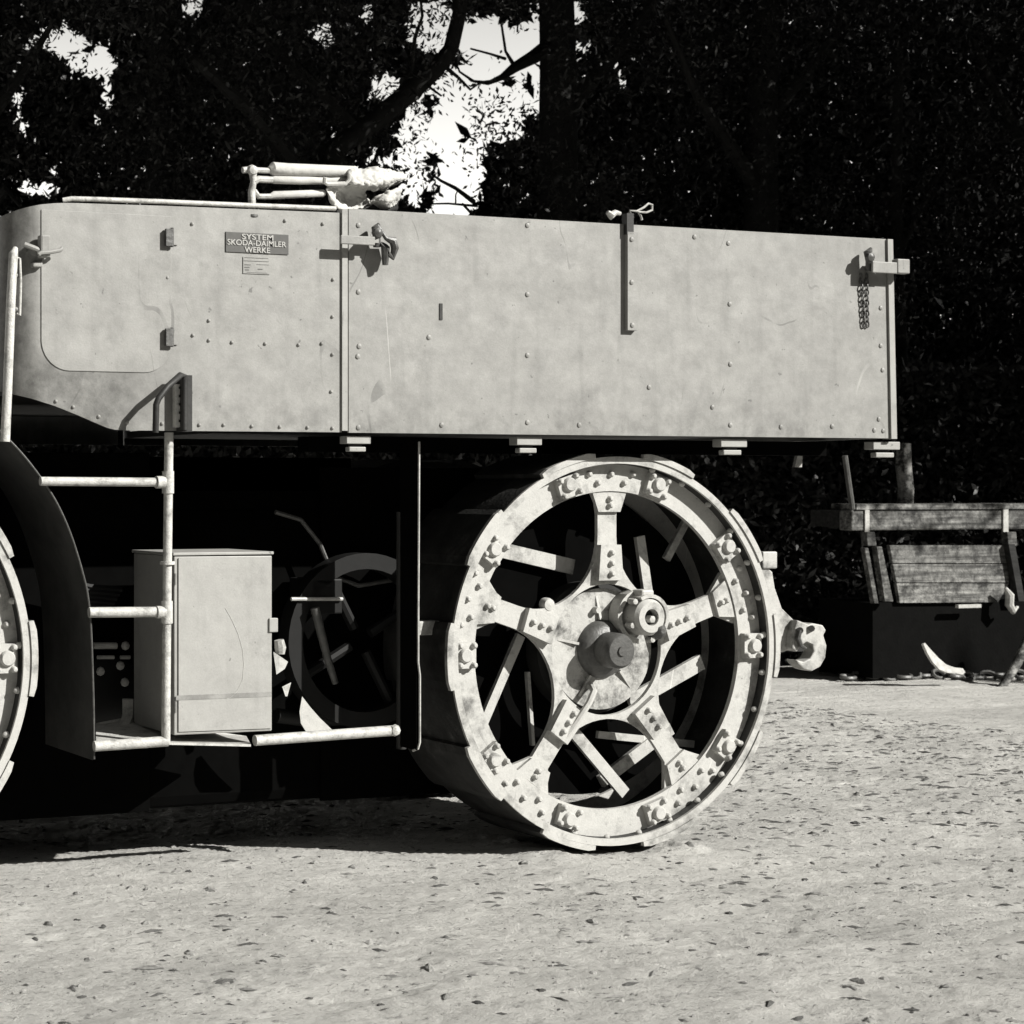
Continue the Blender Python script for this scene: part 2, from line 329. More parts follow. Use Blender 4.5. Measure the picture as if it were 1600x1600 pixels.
# --- cargo box
xL, xR = at(545, 500, BY).x, at(1392, 500, BY).x
tL, tR = at(545, 326, BY).z, at(1393, 374, BY).z
bL, bR = at(543, 676, BY).z, at(1398, 685, BY).z
xRb = at(1399, 684, BY).x
FY = 2*YM - BY                                        # far face
cb = MB()
T = .012
cb.prism([(xL, bL), (xRb-.03, bR), (xR-.025, tR), (xL, tL)], BY, BY+T)
cargo = part('cargo_box', cb, M['paint'], TR)
part('far_side_panel', MB().prism([(xL, bL), (xRb-.03, bR), (xR-.025, tR), (xL, tL)], FY-T, FY), M['paint'], TR)
part('floor_panel', MB().box((xL, BY+T, bL+.03), (xRb-.03, FY-T, bL+.06)), M['under'], TR)
part('tailboard', MB().add([(xRb-.03, BY+T+.002, bR), (xRb-.01, BY+T+.002, bR), (xRb-.01, FY-T-.002, bR), (xRb-.03, FY-T-.002, bR),
     (xR-.025, BY+T+.002, tR-.004), (xR-.005, BY+T+.002, tR-.004), (xR-.005, FY-T-.002, tR-.004), (xR-.025, FY-T-.002, tR-.004)],
     [(0,3,2,1),(4,5,6,7),(0,1,5,4),(1,2,6,5),(2,3,7,6),(3,0,4,7)]), M['paint'], TR)
part('front_board', MB().box((xL+.01, BY+T+.002, bL+.065), (xL+.03, FY-T-.002, tL-.01)), M['under'], TR)
# edge strips: rear angle iron and the strip at the cowl joint
part('edge_strip', MB().prism([(xRb-.028, bR-.002), (xRb, bR-.002), (xR+.002, tR-.001), (xR-.024, tR-.001)], BY-.009, BY+T+.03), M['box'], TR)
xs0, xs1 = at(533, 500, BY).x, at(541.5, 500, BY).x
part('corner_strip', MB().box((xs0, BY-.008, at(536, 673, BY).z), (xs1, BY+.03, at(536, 327, BY).z)), M['box'], TR)
part('bottom_rail', MB().box((xL+.02, BY+.32, bL-.06), (xRb-.04, BY+.4, bL-.004)), M['black'], TR)
for u, v in [(824,352),(824,460),(824,555),(824,660),(1138,380),(1140,475),(1141,569),(1141,664),(1379,578),(1380,673),(1373,655),(1366,672),
             (560,456),(561,541),(559,557),(560,352),(670,527),(1113,636),(1376,481),(560,668),(1300,666),(1220,667),(1014,605),(690,664),(1085,370),(905,664),(1376,540)]:
    p = at(u, v, BY); link('rivet', boltb_me, p, cargo)
part('slot', MB().box(at(687, 474, BY-.003), at(690, 500, BY+.004)), M['dark'], cargo)
# strap down the side with its three bolts, and the dog clip at its top
sp = part('strap', MB().box(at(981, 362, BY-.02), at(992, 517, BY-.001)), M['paint'], cargo)
for u, v in [(988,374),(988,441),(989,508)]: link('bolt', boltb_me, at(u-1, v, BY-.02), cargo)
q0 = at(985, 345, BY-.02)
part('clip_block', MB().box(q0 + Vector((-.015, 0, -.05)), q0 + Vector((.015, .03, .028))), M['dark'], cargo)
part('tie_wire', MB().tube([at(u, v, BY-.01) for u, v in [(983,331),(990,339),(984,329),(995,330),(1006,324),(1013,318),(1019,320),(1019,328),(1010,332),(996,331),(1001,337),(1003,344)]], .0042, 6), M['steel'], cargo, True)
part('clip_lever', MB().tube([at(u, v, BY-.005) for u, v in [(949,331),(955,337),(962,332),(969,334)]], [.008,.016,.011,.008], 8), M['steel'], cargo, True)

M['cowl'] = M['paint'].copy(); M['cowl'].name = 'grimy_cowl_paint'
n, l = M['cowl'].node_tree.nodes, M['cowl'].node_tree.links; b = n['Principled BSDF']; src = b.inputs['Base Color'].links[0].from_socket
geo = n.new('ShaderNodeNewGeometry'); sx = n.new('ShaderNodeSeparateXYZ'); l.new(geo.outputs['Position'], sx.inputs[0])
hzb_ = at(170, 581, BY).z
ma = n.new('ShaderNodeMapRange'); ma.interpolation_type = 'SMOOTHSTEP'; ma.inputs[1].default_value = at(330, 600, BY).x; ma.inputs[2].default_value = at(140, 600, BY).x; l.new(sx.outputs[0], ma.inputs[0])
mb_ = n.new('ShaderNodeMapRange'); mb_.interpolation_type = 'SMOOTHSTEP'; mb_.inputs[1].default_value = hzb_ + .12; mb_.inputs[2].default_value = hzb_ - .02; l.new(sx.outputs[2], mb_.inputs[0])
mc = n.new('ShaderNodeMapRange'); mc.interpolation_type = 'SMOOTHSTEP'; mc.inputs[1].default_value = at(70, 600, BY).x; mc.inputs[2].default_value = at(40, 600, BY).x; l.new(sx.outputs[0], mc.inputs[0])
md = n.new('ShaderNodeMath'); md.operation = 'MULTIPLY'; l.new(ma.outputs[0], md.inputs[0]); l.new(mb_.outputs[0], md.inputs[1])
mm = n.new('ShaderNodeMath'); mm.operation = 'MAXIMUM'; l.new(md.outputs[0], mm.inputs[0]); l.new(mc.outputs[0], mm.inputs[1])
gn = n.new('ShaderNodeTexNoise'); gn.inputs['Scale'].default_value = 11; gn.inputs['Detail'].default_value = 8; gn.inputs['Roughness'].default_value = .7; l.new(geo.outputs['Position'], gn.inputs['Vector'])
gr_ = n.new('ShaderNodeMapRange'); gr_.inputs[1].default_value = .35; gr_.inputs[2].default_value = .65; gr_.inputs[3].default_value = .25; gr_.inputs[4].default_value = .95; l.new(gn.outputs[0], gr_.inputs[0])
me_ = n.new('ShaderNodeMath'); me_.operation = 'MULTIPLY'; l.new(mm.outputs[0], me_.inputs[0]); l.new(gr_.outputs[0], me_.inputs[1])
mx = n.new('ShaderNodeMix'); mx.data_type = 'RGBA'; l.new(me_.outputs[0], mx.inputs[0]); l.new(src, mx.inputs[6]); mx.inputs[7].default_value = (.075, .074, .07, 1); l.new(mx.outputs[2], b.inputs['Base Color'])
# --- front cowl with rounded front corners, mirrored on the far side
r = .12; X0 = at(66, 400, BY).x
plan = [(xs0+.002, BY)] + [(xs0 + (X0-xs0)*k/12, BY) for k in range(1, 13)]
plan += [(X0 - r*math.sin(R_(t)), BY + r*(1-math.cos(R_(t)))) for t in range(5, 91, 5)]
plan += [(X0 - r - .03*k, BY + r + .16*k) for k in range(1, 5)]
def lerp_edge(pts, u):
    for (a, va), (b_, vb) in zip(pts, pts[1:]):
        if a <= u <= b_: return va + (vb-va)*(u-a)/(b_-a)
    return pts[0][1] if u < pts[0][0] else pts[-1][1]
def uproj(x, y):
    dx, dy = x - CAM.x, y - CAM.y
    return FPX*(dx*SP - dy*CP)/(dx*CP + dy*SP)
TOPE = [(-80,392),(-30,353),(-10,343),(0,339),(10,334.5),(20,330.5),(32,326.5),(45,323),(60,320),(75,318),(95,317),(112,317),(270,322),(545,333)]
BOTE = [(-60,606),(0,612),(20,616),(50,623),(85,634),(120,648),(150,661),(168,668.5),(180,671.5),(200,672.5),(545,675.5)]
cols = [(x, y, zfor(x, y, lerp_edge(TOPE, uproj(x, y))), zfor(x, y, lerp_edge(BOTE, uproj(x, y)))) for x, y in plan]
for i, c_ in enumerate(cols):                        # split exactly at the corner of the lower edge
    pass
xc = at(180, 672, BY).x
cols += [(x_, BY, zfor(x_, BY, lerp_edge(TOPE, u_)), zfor(x_, BY, lerp_edge(BOTE, u_))) for u_ in (85, 103, 120, 135, 150, 159, 168, 174, 180, 190, 200) for x_ in (at(u_, 660, BY).x,)]
flat = sorted([c_ for c_ in cols if c_[1] == BY], key=lambda c_: -c_[0]); rest = [c_ for c_ in cols if c_[1] != BY]
cols = flat + rest
def cowl(mir):
    mb = MB(); vs = []
    for x, y, zt, zb in cols:
        for off in (0, .008):
            yy = y + off; yy = 2*YM - yy if mir else yy
            vs += [(x + (off if y > BY else 0), yy, zb), (x + (off if y > BY else 0), yy, zt)]
    fs = []
    for i in range(len(cols)-1):
        a, c2 = 4*i, 4*i+4
        fs += [(a, a+1, c2+1, c2), (a+2, c2+2, c2+3, a+3), (a+1, a+3, c2+3, c2+1), (a, c2, c2+2, a+2)]
    k = 4*(len(cols)-1); fs += [(0, 2, 3, 1), (k, k+1, k+3, k+2)]
    return mb.add(vs, fs)
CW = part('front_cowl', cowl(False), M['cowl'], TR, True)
part('far_cowl', cowl(True), M['paint'], TR, True)
part('cowl_floor', MB().box((X0-.05, BY+.04, bL+.12), (xs0-.03, FY-.04, bL+.15)), M['under'], TR)
part('dash_board', MB().box((X0-.1, BY+.25, bL+.16), (X0-.07, FY-.25, at(75, 345, BY).z)), M['under'], TR)
for u, v in [(154,651),(199,660),(253,662),(349,664),(393,666),(437,667),(480,668),(519,669),(362,535),(414,537),(466,539),(502,537),(520,437),(519,495),(519,554),(517,612),
             (445,345),(504,350),(261,434),(326,501),(301,524),(326,532),(87,627),(114,636),(311,664),(300,350)]:
    link('rivet', rivet_me, at(u, v, BY), CW)
link('rivet', boltb_me, at(51, 615, BY+.03), CW)
# top hand rail of the cowl
def rail_pt(u, v, Y): return at(u, v, Y)
rail = [at(524, 326, BY), at(460, 323.5, BY), at(380, 320.5, BY), at(250, 315, BY), at(150, 311.5, BY), at(112, 310.5, BY), at(98, 313, BY+.01)]
part('top_rail', MB().tube(rail, .0085, 10), M['pipe'], TR, True)
# hatch cover with rounded lower corners
hx0, hx1 = at(64, 500, BY).x, at(267, 500, BY).x
hzt, hzb = at(170, 333, BY).z, at(170, 581, BY).z
def rounded_hatch():
    rr = .10; o = [(hx1, hzt), (hx0, hzt)]
    o += [(hx0 + rr - rr*math.cos(R_(t)), hzb + rr - rr*math.sin(R_(t))) for t in range(0, 91, 10)]
    o += [(hx1 - rr + rr*math.sin(R_(t)), hzb + rr - rr*math.cos(R_(t))) for t in range(0, 91, 10)]
    return o
HT = part('hatch_cover', MB().prism(rounded_hatch(), BY-.0035, BY-.0004), M['paint'], TR, bevel=.0015)
HT['label'] = 'hatch cover with rounded lower corners'
for v0, v1 in ((357, 385), (513, 541)):
    h = part('hinge', MB().box(at(260, v0, BY-.022), at(268, v1, BY-.008)), M['iron'], TR)
    part('hinge_leaf', MB().box(at(269.5, v0+2, BY-.006), at(277, v1-2, BY-.001)), M['paint'], h)
    part('hinge_pin', MB().cyl(at(269, v0-1, BY-.014), at(269, v1+1, BY-.014), .006, 8), M['iron'], h, True)
hd = part('latch_handle', MB().tube([at(60, 398, BY-.05), at(64, 395, BY-.05), at(78, 394, BY-.05), at(94, 391, BY-.045), at(97, 388, BY-.04)], .007, 8), M['paint'], TR, True)
part('latch_boss', MB().box(at(64, 366, BY-.045), at(73, 404, BY-.008)), M['paint'], hd, bevel=.006)
part('latch_tongue', MB().tube([at(38, 382, BY-.02), at(54, 388, BY-.03), at(66, 393, BY-.03)], .009, 8), M['paint'], hd, True)
part('latch_stop', MB().box(at(52, 409, BY-.02), at(62, 419, BY+.01)), M['paint'], hd, bevel=.004)
# maker's plate and the small instruction plate
PL = part('maker_plate', MB().box(at(353, 362, BY-.004), at(450, 398, BY-.0005)), M['plate'], TR)
def text(txt, u, v, hpx, wpx, parent):
    cu = bpy.data.curves.new('lettering', 'FONT'); cu.body = txt; cu.align_x = 'CENTER'; cu.align_y = 'CENTER'; cu.extrude = .0012; cu.offset = .012
    ob = bpy.data.objects.new('lettering', cu); COL.objects.link(ob)
    bpy.context.view_layer.update()
    me = bpy.data.meshes.new_from_object(ob.evaluated_get(bpy.context.evaluated_depsgraph_get()))
    bpy.data.objects.remove(ob)
    co = np.empty(len(me.vertices)*3, np.float32); me.vertices.foreach_get('co', co); co = co.reshape(-1, 3)
    p0 = at(u, v, BY-.0052); zpx = at(u, v-1, BY-.0052).z - p0.z; xpx = at(u+1, v, BY-.0052).x - p0.x
    w = co[:, 0].max()-co[:, 0].min(); h = co[:, 1].max()-co[:, 1].min(); mx = (co[:, 0].max()+co[:, 0].min())/2; my = (co[:, 1].max()+co[:, 1].min())/2
    out = np.stack([(co[:, 0]-mx)*wpx*xpx/w, -co[:, 2], (co[:, 1]-my)*hpx*zpx/h], -1).astype(np.float32)
    me.vertices.foreach_set('co', out.ravel()); me.update(); me.materials.clear(); me.materials.append(M['letter'])
    return link('lettering', me, p0, parent)
text('SYSTEM', 402.5, 370.6, 8.6, 49, PL); text('SKODA-DAIMLER', 401.5, 380, 8.8, 92, PL); text('WERKE', 402, 390.6, 8.6, 40, PL)
P2 = part('instruction_plate', MB().box(at(380, 401, BY-.003), at(421, 429, BY-.0005)), M['paint'], TR)
for v, u0, u1 in [(402.5,382,419),(407.5,381,420),(413,382,392),(413,401,420),(417,382,390),(420,403,410),(421,383,389),(425.5,386,418)]:
    part('print_line', MB().box(at(u0, v, BY-.0042), at(u1, v+1.3, BY-.0032)), M['plate'], P2)
# grab hook with notched bar above the ladder
gb = part('grab_hook', MB().tube([at(288, 672, BY-.045), at(288, 600, BY-.045), at(288, 588, BY-.045), at(282, 586, BY-.05), at(262, 604, BY-.085), at(248, 622, BY-.095), at(244, 632, BY-.095), at(243, 676, BY-.09)], .011, 10), M['dark'], TR, True)
nb = part('notched_bar', MB().box(at(275, 600, BY-.03), at(284, 668, BY-.002)), M['pipe'], gb)
for k in range(5):
    part('notch', MB().box(at(280, 604+13*k, BY-.034), at(286, 608+13*k, BY-.029)), M['dark'], nb)
part('notch_guard', MB().box(at(285.5, 586, BY-.05), at(290.5, 675, BY-.001)), M['dark'], gb)
# latches at both ends of the cargo box
def latch(name, plate, knob, knobr, drop):
    pl = part(name, MB().box(at(plate[0], plate[1], BY-.062), at(plate[2], plate[3], BY-.052)), M['paint'], TR, bevel=.003)
    ux = plate[4]; part('standoff', MB().box(at(ux, plate[1]+2, BY-.052), at(ux+7, plate[3]-2, BY-.01)), M['paint'], pl)
    part('screw', MB().tube([at(knob[0], knob[1]+16, BY-.035), at(knob[0], knob[1], BY-.035), at(knob[0]-2, knob[1]-14, BY-.035), at(knob[0]+3, knob[1]-20, BY-.035)], [.014,.013,.016,.006], 8), M['iron'], pl, True)
    part('wing_nut', MB().dome(at(knob[0], knob[1]-6, BY-.05), .022, .02), M['iron'], pl, True)
    return pl
lt = latch('side_latch', (533, 367, 584, 384, 575), (589, 370), .02, 1)
part('drop_handle', MB().tube([at(590, 352, BY-.04), at(603, 372, BY-.05), at(614, 376, BY-.05), at(617, 388, BY-.05), at(613, 403, BY-.045), at(606, 396, BY-.05), at(602, 383, BY-.05), at(602, 402, BY-.04), at(602, 414, BY-.04)], [.006,.008,.016,.015,.01,.01,.02,.014,.011], 8), M['iron'], lt, True)
l2 = latch('rear_latch', (1364, 408, 1399, 428, 1366), (1358, 408), .02, 1)
part('latch_end', MB().box(at(1403, 404, BY-.062), at(1412, 429, BY-.03)), M['paint'], l2, bevel=.004)
part('latch_pin', MB().box(at(1397, 412, BY-.055), at(1405, 424, BY-.035)), M['iron'], l2)
ring_me, _ = mesh_from('chain_link', MB().tube([(.0085*math.cos(2*PI*k/8), 0, .013*math.sin(2*PI*k/8)) for k in range(9)], .0032, 5, False), M['iron'], True, Vector((0, 0, 0)))
for u0, u1 in ((1345, 1350), (1354, 1355)):
    for k in range(10):
        link('chain_link', ring_me, at(u0 + (u1-u0)*k/9, 432 + 8.3*k, BY-.006), l2, (0, 0, 0 if k % 2 else PI/2.4))
# lugs under the body
for u, v in ((555, 679), (821, 681), (1140, 684), (1378, 688)):
    lg = part('under_lug', MB().box(at(u-13, v+2, BY+.02), at(u+13, v+15, BY+.07)), M['box'], TR, bevel=.002)
    part('lug_bolt', MB().box(at(u-9, v+19, BY+.03), at(u+10, v+27, BY+.06)), M['box'], lg, bevel=.003)
    part('lug_rod', MB().box(at(u-6, v+15, BY+.035), at(u+6, v+19, BY+.055)), M['dark'], lg)

# --- folded hood over the cowl: post, bows and bunched canvas
HB = BY + .02
hood = part('hood_post', MB().tube([at(395, 341, HB), at(394, 318, HB), at(393, 300, HB), at(396, 284, HB), at(395, 270, HB), at(399, 264, HB)], [.013,.013,.013,.011,.014,.012], 10), M['pipe'], TR, True)
part('post_flange', MB().lathe(at(393, 338, HB), [(0,-.006),(.025,-.004),(.025,.004),(0,.006)], 16, 'z'), M['iron'], hood, True)
part('knuckle', MB().dome(at(394, 266, HB-.01), .02, .018), M['pipe'], hood, True)
part('knuckle_arm', MB().tube([at(379, 266, HB), at(392, 265, HB), at(404, 266, HB), at(425, 267, HB)], [.011,.012,.01,.01], 8), M['pipe'], hood, True)
part('knuckle_arm', MB().tube([at(397, 284, HB), at(404, 280, HB), at(425, 281, HB)], .012, 8), M['pipe'], hood, True)
part('knuckle_arm', MB().tube([at(397, 298, HB), at(404, 307, HB), at(425, 307, HB)], .01, 8), M['pipe'], hood, True)
part('upper_bow', MB().tube([at(421, 266, HB), at(426, 264, HB), at(450, 265, HB), at(520, 267, HB), at(555, 268, HB+.02)], [.013,.024,.022,.02,.019], 14), M['canvas'], hood, True)
part('middle_bow', MB().tube([at(424, 281, HB), at(428, 281, HB), at(470, 282, HB), at(548, 282, HB+.02)], [.01,.014,.014,.014], 12), M['canvas'], hood, True)
part('lower_bow', MB().tube([at(420, 308, HB), at(428, 305, HB), at(505, 302, HB), at(508, 302, HB)], [.008,.014,.013,.008], 12), M['canvas'], hood, True)
def cloth(rows):
    mb = MB(); n_ = len(rows[0]); mb.v = [Vector(p) for rw in rows for p in rw]
    for i in range(len(rows)-1):
        for j in range(n_-1): mb.f.append((i*n_+j, i*n_+j+1, (i+1)*n_+j+1, (i+1)*n_+j))
    return mb
def cloth_part(name, rows, m, parent):
    o = part(name, cloth(rows), m, parent, True)
    sd = o.modifiers.new('thick', 'SOLIDIFY'); sd.thickness = .008
    ss = o.modifiers.new('sub', 'SUBSURF'); ss.levels = 4; ss.render_levels = 4
    for nm_, sz_, st_ in (('fold_noise', .07, .034), ('crease_noise', .022, .012)):
        tx_ = bpy.data.textures.new(nm_, 'CLOUDS'); tx_.noise_scale = sz_; tx_.noise_depth = 3
        dp = o.modifiers.new(nm_, 'DISPLACE'); dp.texture = tx_; dp.strength = st_; dp.mid_level = .5; dp.texture_coords = 'GLOBAL'
    return o
ay = HB
cloth_part('canvas_roll', [[at(545,264,ay+.05),at(575,262,ay+.06),at(605,264,ay+.1),at(628,268,ay+.16),at(637,276,ay+.22)],
    [at(545,266,ay-.03),at(575,264,ay-.04),at(605,268,ay),at(626,273,ay+.05),at(636,279,ay+.16)],
    [at(546,280,ay-.045),at(570,282,ay-.02),at(600,280,ay-.04),at(620,281,ay+.03),at(634,282,ay+.16)],
    [at(548,289,ay-.02),at(572,292,ay-.05),at(592,293,ay-.02),at(608,290,ay+.03),at(628,285,ay+.16)],
    [at(550,292,ay+.06),at(572,298,ay+.02),at(585,300,ay+.05),at(600,296,ay+.1),at(622,288,ay+.2)]], M['canvas'], hood)
cloth_part('canvas_fold', [[at(506,296,ay-.02),at(520,291,ay-.04),at(540,289,ay-.02),at(575,291,ay+.0)],
    [at(516,302,ay-.03),at(528,306,ay+.06),at(548,309,ay+.09),at(570,300,ay+.04)],
    [at(521,316,ay-.02),at(530,320,ay+.05),at(550,322,ay+.1),at(574,313,ay+.06)],
    [at(528,325,ay+.0),at(545,328,ay+.05),at(565,327,ay+.09),at(590,322,ay+.1)]], M['canvas'], hood)
cloth_part('canvas_flap', [[at(573,313,ay+.06),at(595,303,ay+.02),at(615,293,ay+.03),at(630,292,ay+.1)],
    [at(578,318,ay+.03),at(598,312,ay-.03),at(615,305,ay-.01),at(629,300,ay+.08)],
    [at(585,319,ay+.05),at(600,318,ay-.01),at(612,314,ay+.01),at(626,310,ay+.1)],
    [at(590,326,ay+.09),at(606,328,ay+.05),at(614,325,ay+.07),at(624,316,ay+.14)]], M['canvas'], hood)
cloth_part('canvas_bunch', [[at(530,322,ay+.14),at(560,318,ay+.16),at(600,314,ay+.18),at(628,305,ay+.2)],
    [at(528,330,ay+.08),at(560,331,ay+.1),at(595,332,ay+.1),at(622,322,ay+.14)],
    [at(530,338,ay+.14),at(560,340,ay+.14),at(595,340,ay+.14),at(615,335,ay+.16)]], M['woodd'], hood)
part('canvas_strap', MB().tube([at(508,277,ay-.035),at(507,285,ay-.03),at(512,288,ay-.03),at(540,287,ay-.035),at(546,280,ay-.04),at(546,272,ay-.04)], .008, 8), M['canvas'], hood, True)

# --- pole at the front corner
po = part('windscreen_pole', MB().tube([at(24, 388, BY-.05), at(21, 396, BY-.06), at(17, 470, BY-.06), at(12, 600, BY-.06), at(8, 690, BY-.06)], [.009,.015,.0155,.0155,.016], 12), M['pipe'], TR, True)
part('grip_rod', MB().tube([at(25, 402, BY-.05), at(31, 404, BY-.05), at(32.5, 440, BY-.05), at(31, 493, BY-.05), at(26, 490, BY-.05)], .0045, 8), M['pipe'], po, True)
for v in (430, 483): link('rivet', rivet_me, at(25, v, BY-.06), po)

# --- ladder frame of pipes
LY = -.06
lad = part('ladder_post', MB().tube([at(264, 676, LY), at(263, 760, LY), at(261.5, 880, LY), at(260, 1010, LY), at(259, 1160, LY)], .0155, 14), M['pipe'], TR, True)
def pipe(name, a, b, r=.0155, parent=lad): return part(name, MB().cyl(a, b, r, 14), M['pipe'], parent, True)
pipe('rung', at(63, 752, LY+.02), at(258, 753.5, LY), .0155)
pipe('rung', at(139, 957, LY+.02), at(256, 956, LY), .018)
pipe('rung', at(147, 1166, LY+.02), at(262, 1158, LY), .018)
for v in (753, 956):
    part('tee_fitting', MB().cyl(at(262.5 if v < 800 else 260.5, v-17, LY), at(262.5 if v < 800 else 260.5, v+18, LY), .0205, 14), M['pipe'], lad, True)
    part('tee_socket', MB().cyl(at(244, v+.5, LY), at(257, v+.5, LY), .0215, 14), M['pipe'], lad, True)
part('post_collar', MB().cyl(at(261.5, 877, LY), at(261.5, 882, LY), .026, 14), M['pipe'], lad, True)
lp = part('lower_pipe', MB().cyl(at(398, 1157, LY+.03), at(620, 1141, LY+.03), .019, 14), M['pipe'], TR, True)
part('elbow', MB().dome(at(617, 1141, LY+.02), .022, .018), M['pipe'], lp, True)
part('rear_ladder_post', MB().tube([at(627, 800, LY+.16), at(627, 1170, LY+.16)], .018, 12), M['under'], TR, True)
# --- toolbox and the pan below it
TBY = -.03
a0, a1 = at(272, 870, TBY), at(425, 1146, TBY)
tbx = MB().add([], [])
zt0, zt1 = at(272, 868.5, TBY).z, at(424, 868, TBY).z
zb0, zb1 = at(272, 1149, TBY).z, at(426, 1142, TBY).z
TB = part('toolbox', MB().prism([(a0.x, zb0), (a1.x, zb1), (a1.x, zt1), (a0.x, zt0)], TBY, TBY+.34), M['box'], TR, bevel=.004)
part('toolbox_lid', MB().box((a0.x-.006, TBY-.006, zt0+.001), (a1.x+.004, TBY+.345, zt0+.011)), M['box'], TB, bevel=.002)
part('toolbox_front', MB().prism([(a0.x+.015, zb0+.012), (a1.x-.004, zb1+.01), (a1.x-.004, zt1-.006), (a0.x+.015, zt0-.008)], TBY-.005, TBY-.0005), M['box'], TB)
part('toolbox_seam', MB().box(at(275, 1087, TBY-.0062), at(424, 1088.2, TBY-.0052)), M['paint'], TB)
part('scratch_mark', MB().tube([at(u, v, TBY-.0055) for u, v in ((352,950),(362,968),(372,990),(379,1015),(381,1040),(379,1062),(371,1080),(360,1090),(354,1092))], .0009, 5), M['canvas'], TB)
for v_ in (905, 1105): part('toolbox_hinge', MB().cyl(at(274, v_-9, TBY-.006), at(274, v_+9, TBY-.006), .005, 8), M['paint'], TB, True)
part('toolbox_latch', MB().box(at(421, 966, TBY-.012), at(430, 987, TBY+.01)), M['box'], TB, bevel=.003)
part('foot_pan', MB().add([at(150,1168,LY+.02), at(262,1160,LY+.02), at(392,1163,LY+.02), at(385,1150,LY+.36), at(190,1122,LY+.4), at(150,1130,LY+.4)] +
     [p + Vector((0,0,-.008)) for p in (at(150,1168,LY+.02), at(262,1160,LY+.02), at(392,1163,LY+.02), at(385,1150,LY+.36), at(190,1122,LY+.4), at(150,1130,LY+.4))],
     [(0,1,2,3,4,5),(11,10,9,8,7,6)] + [(i,(i+1)%6,(i+1)%6+6,i+6) for i in range(6)]), M['pipe'], TR)
part('pan_flange', MB().tube([at(200,1092,.33), at(200,1118,.33), at(196,1133,.3), at(185,1146,.25)], [.022,.022,.022,.02], 6), M['pipe'], TR)

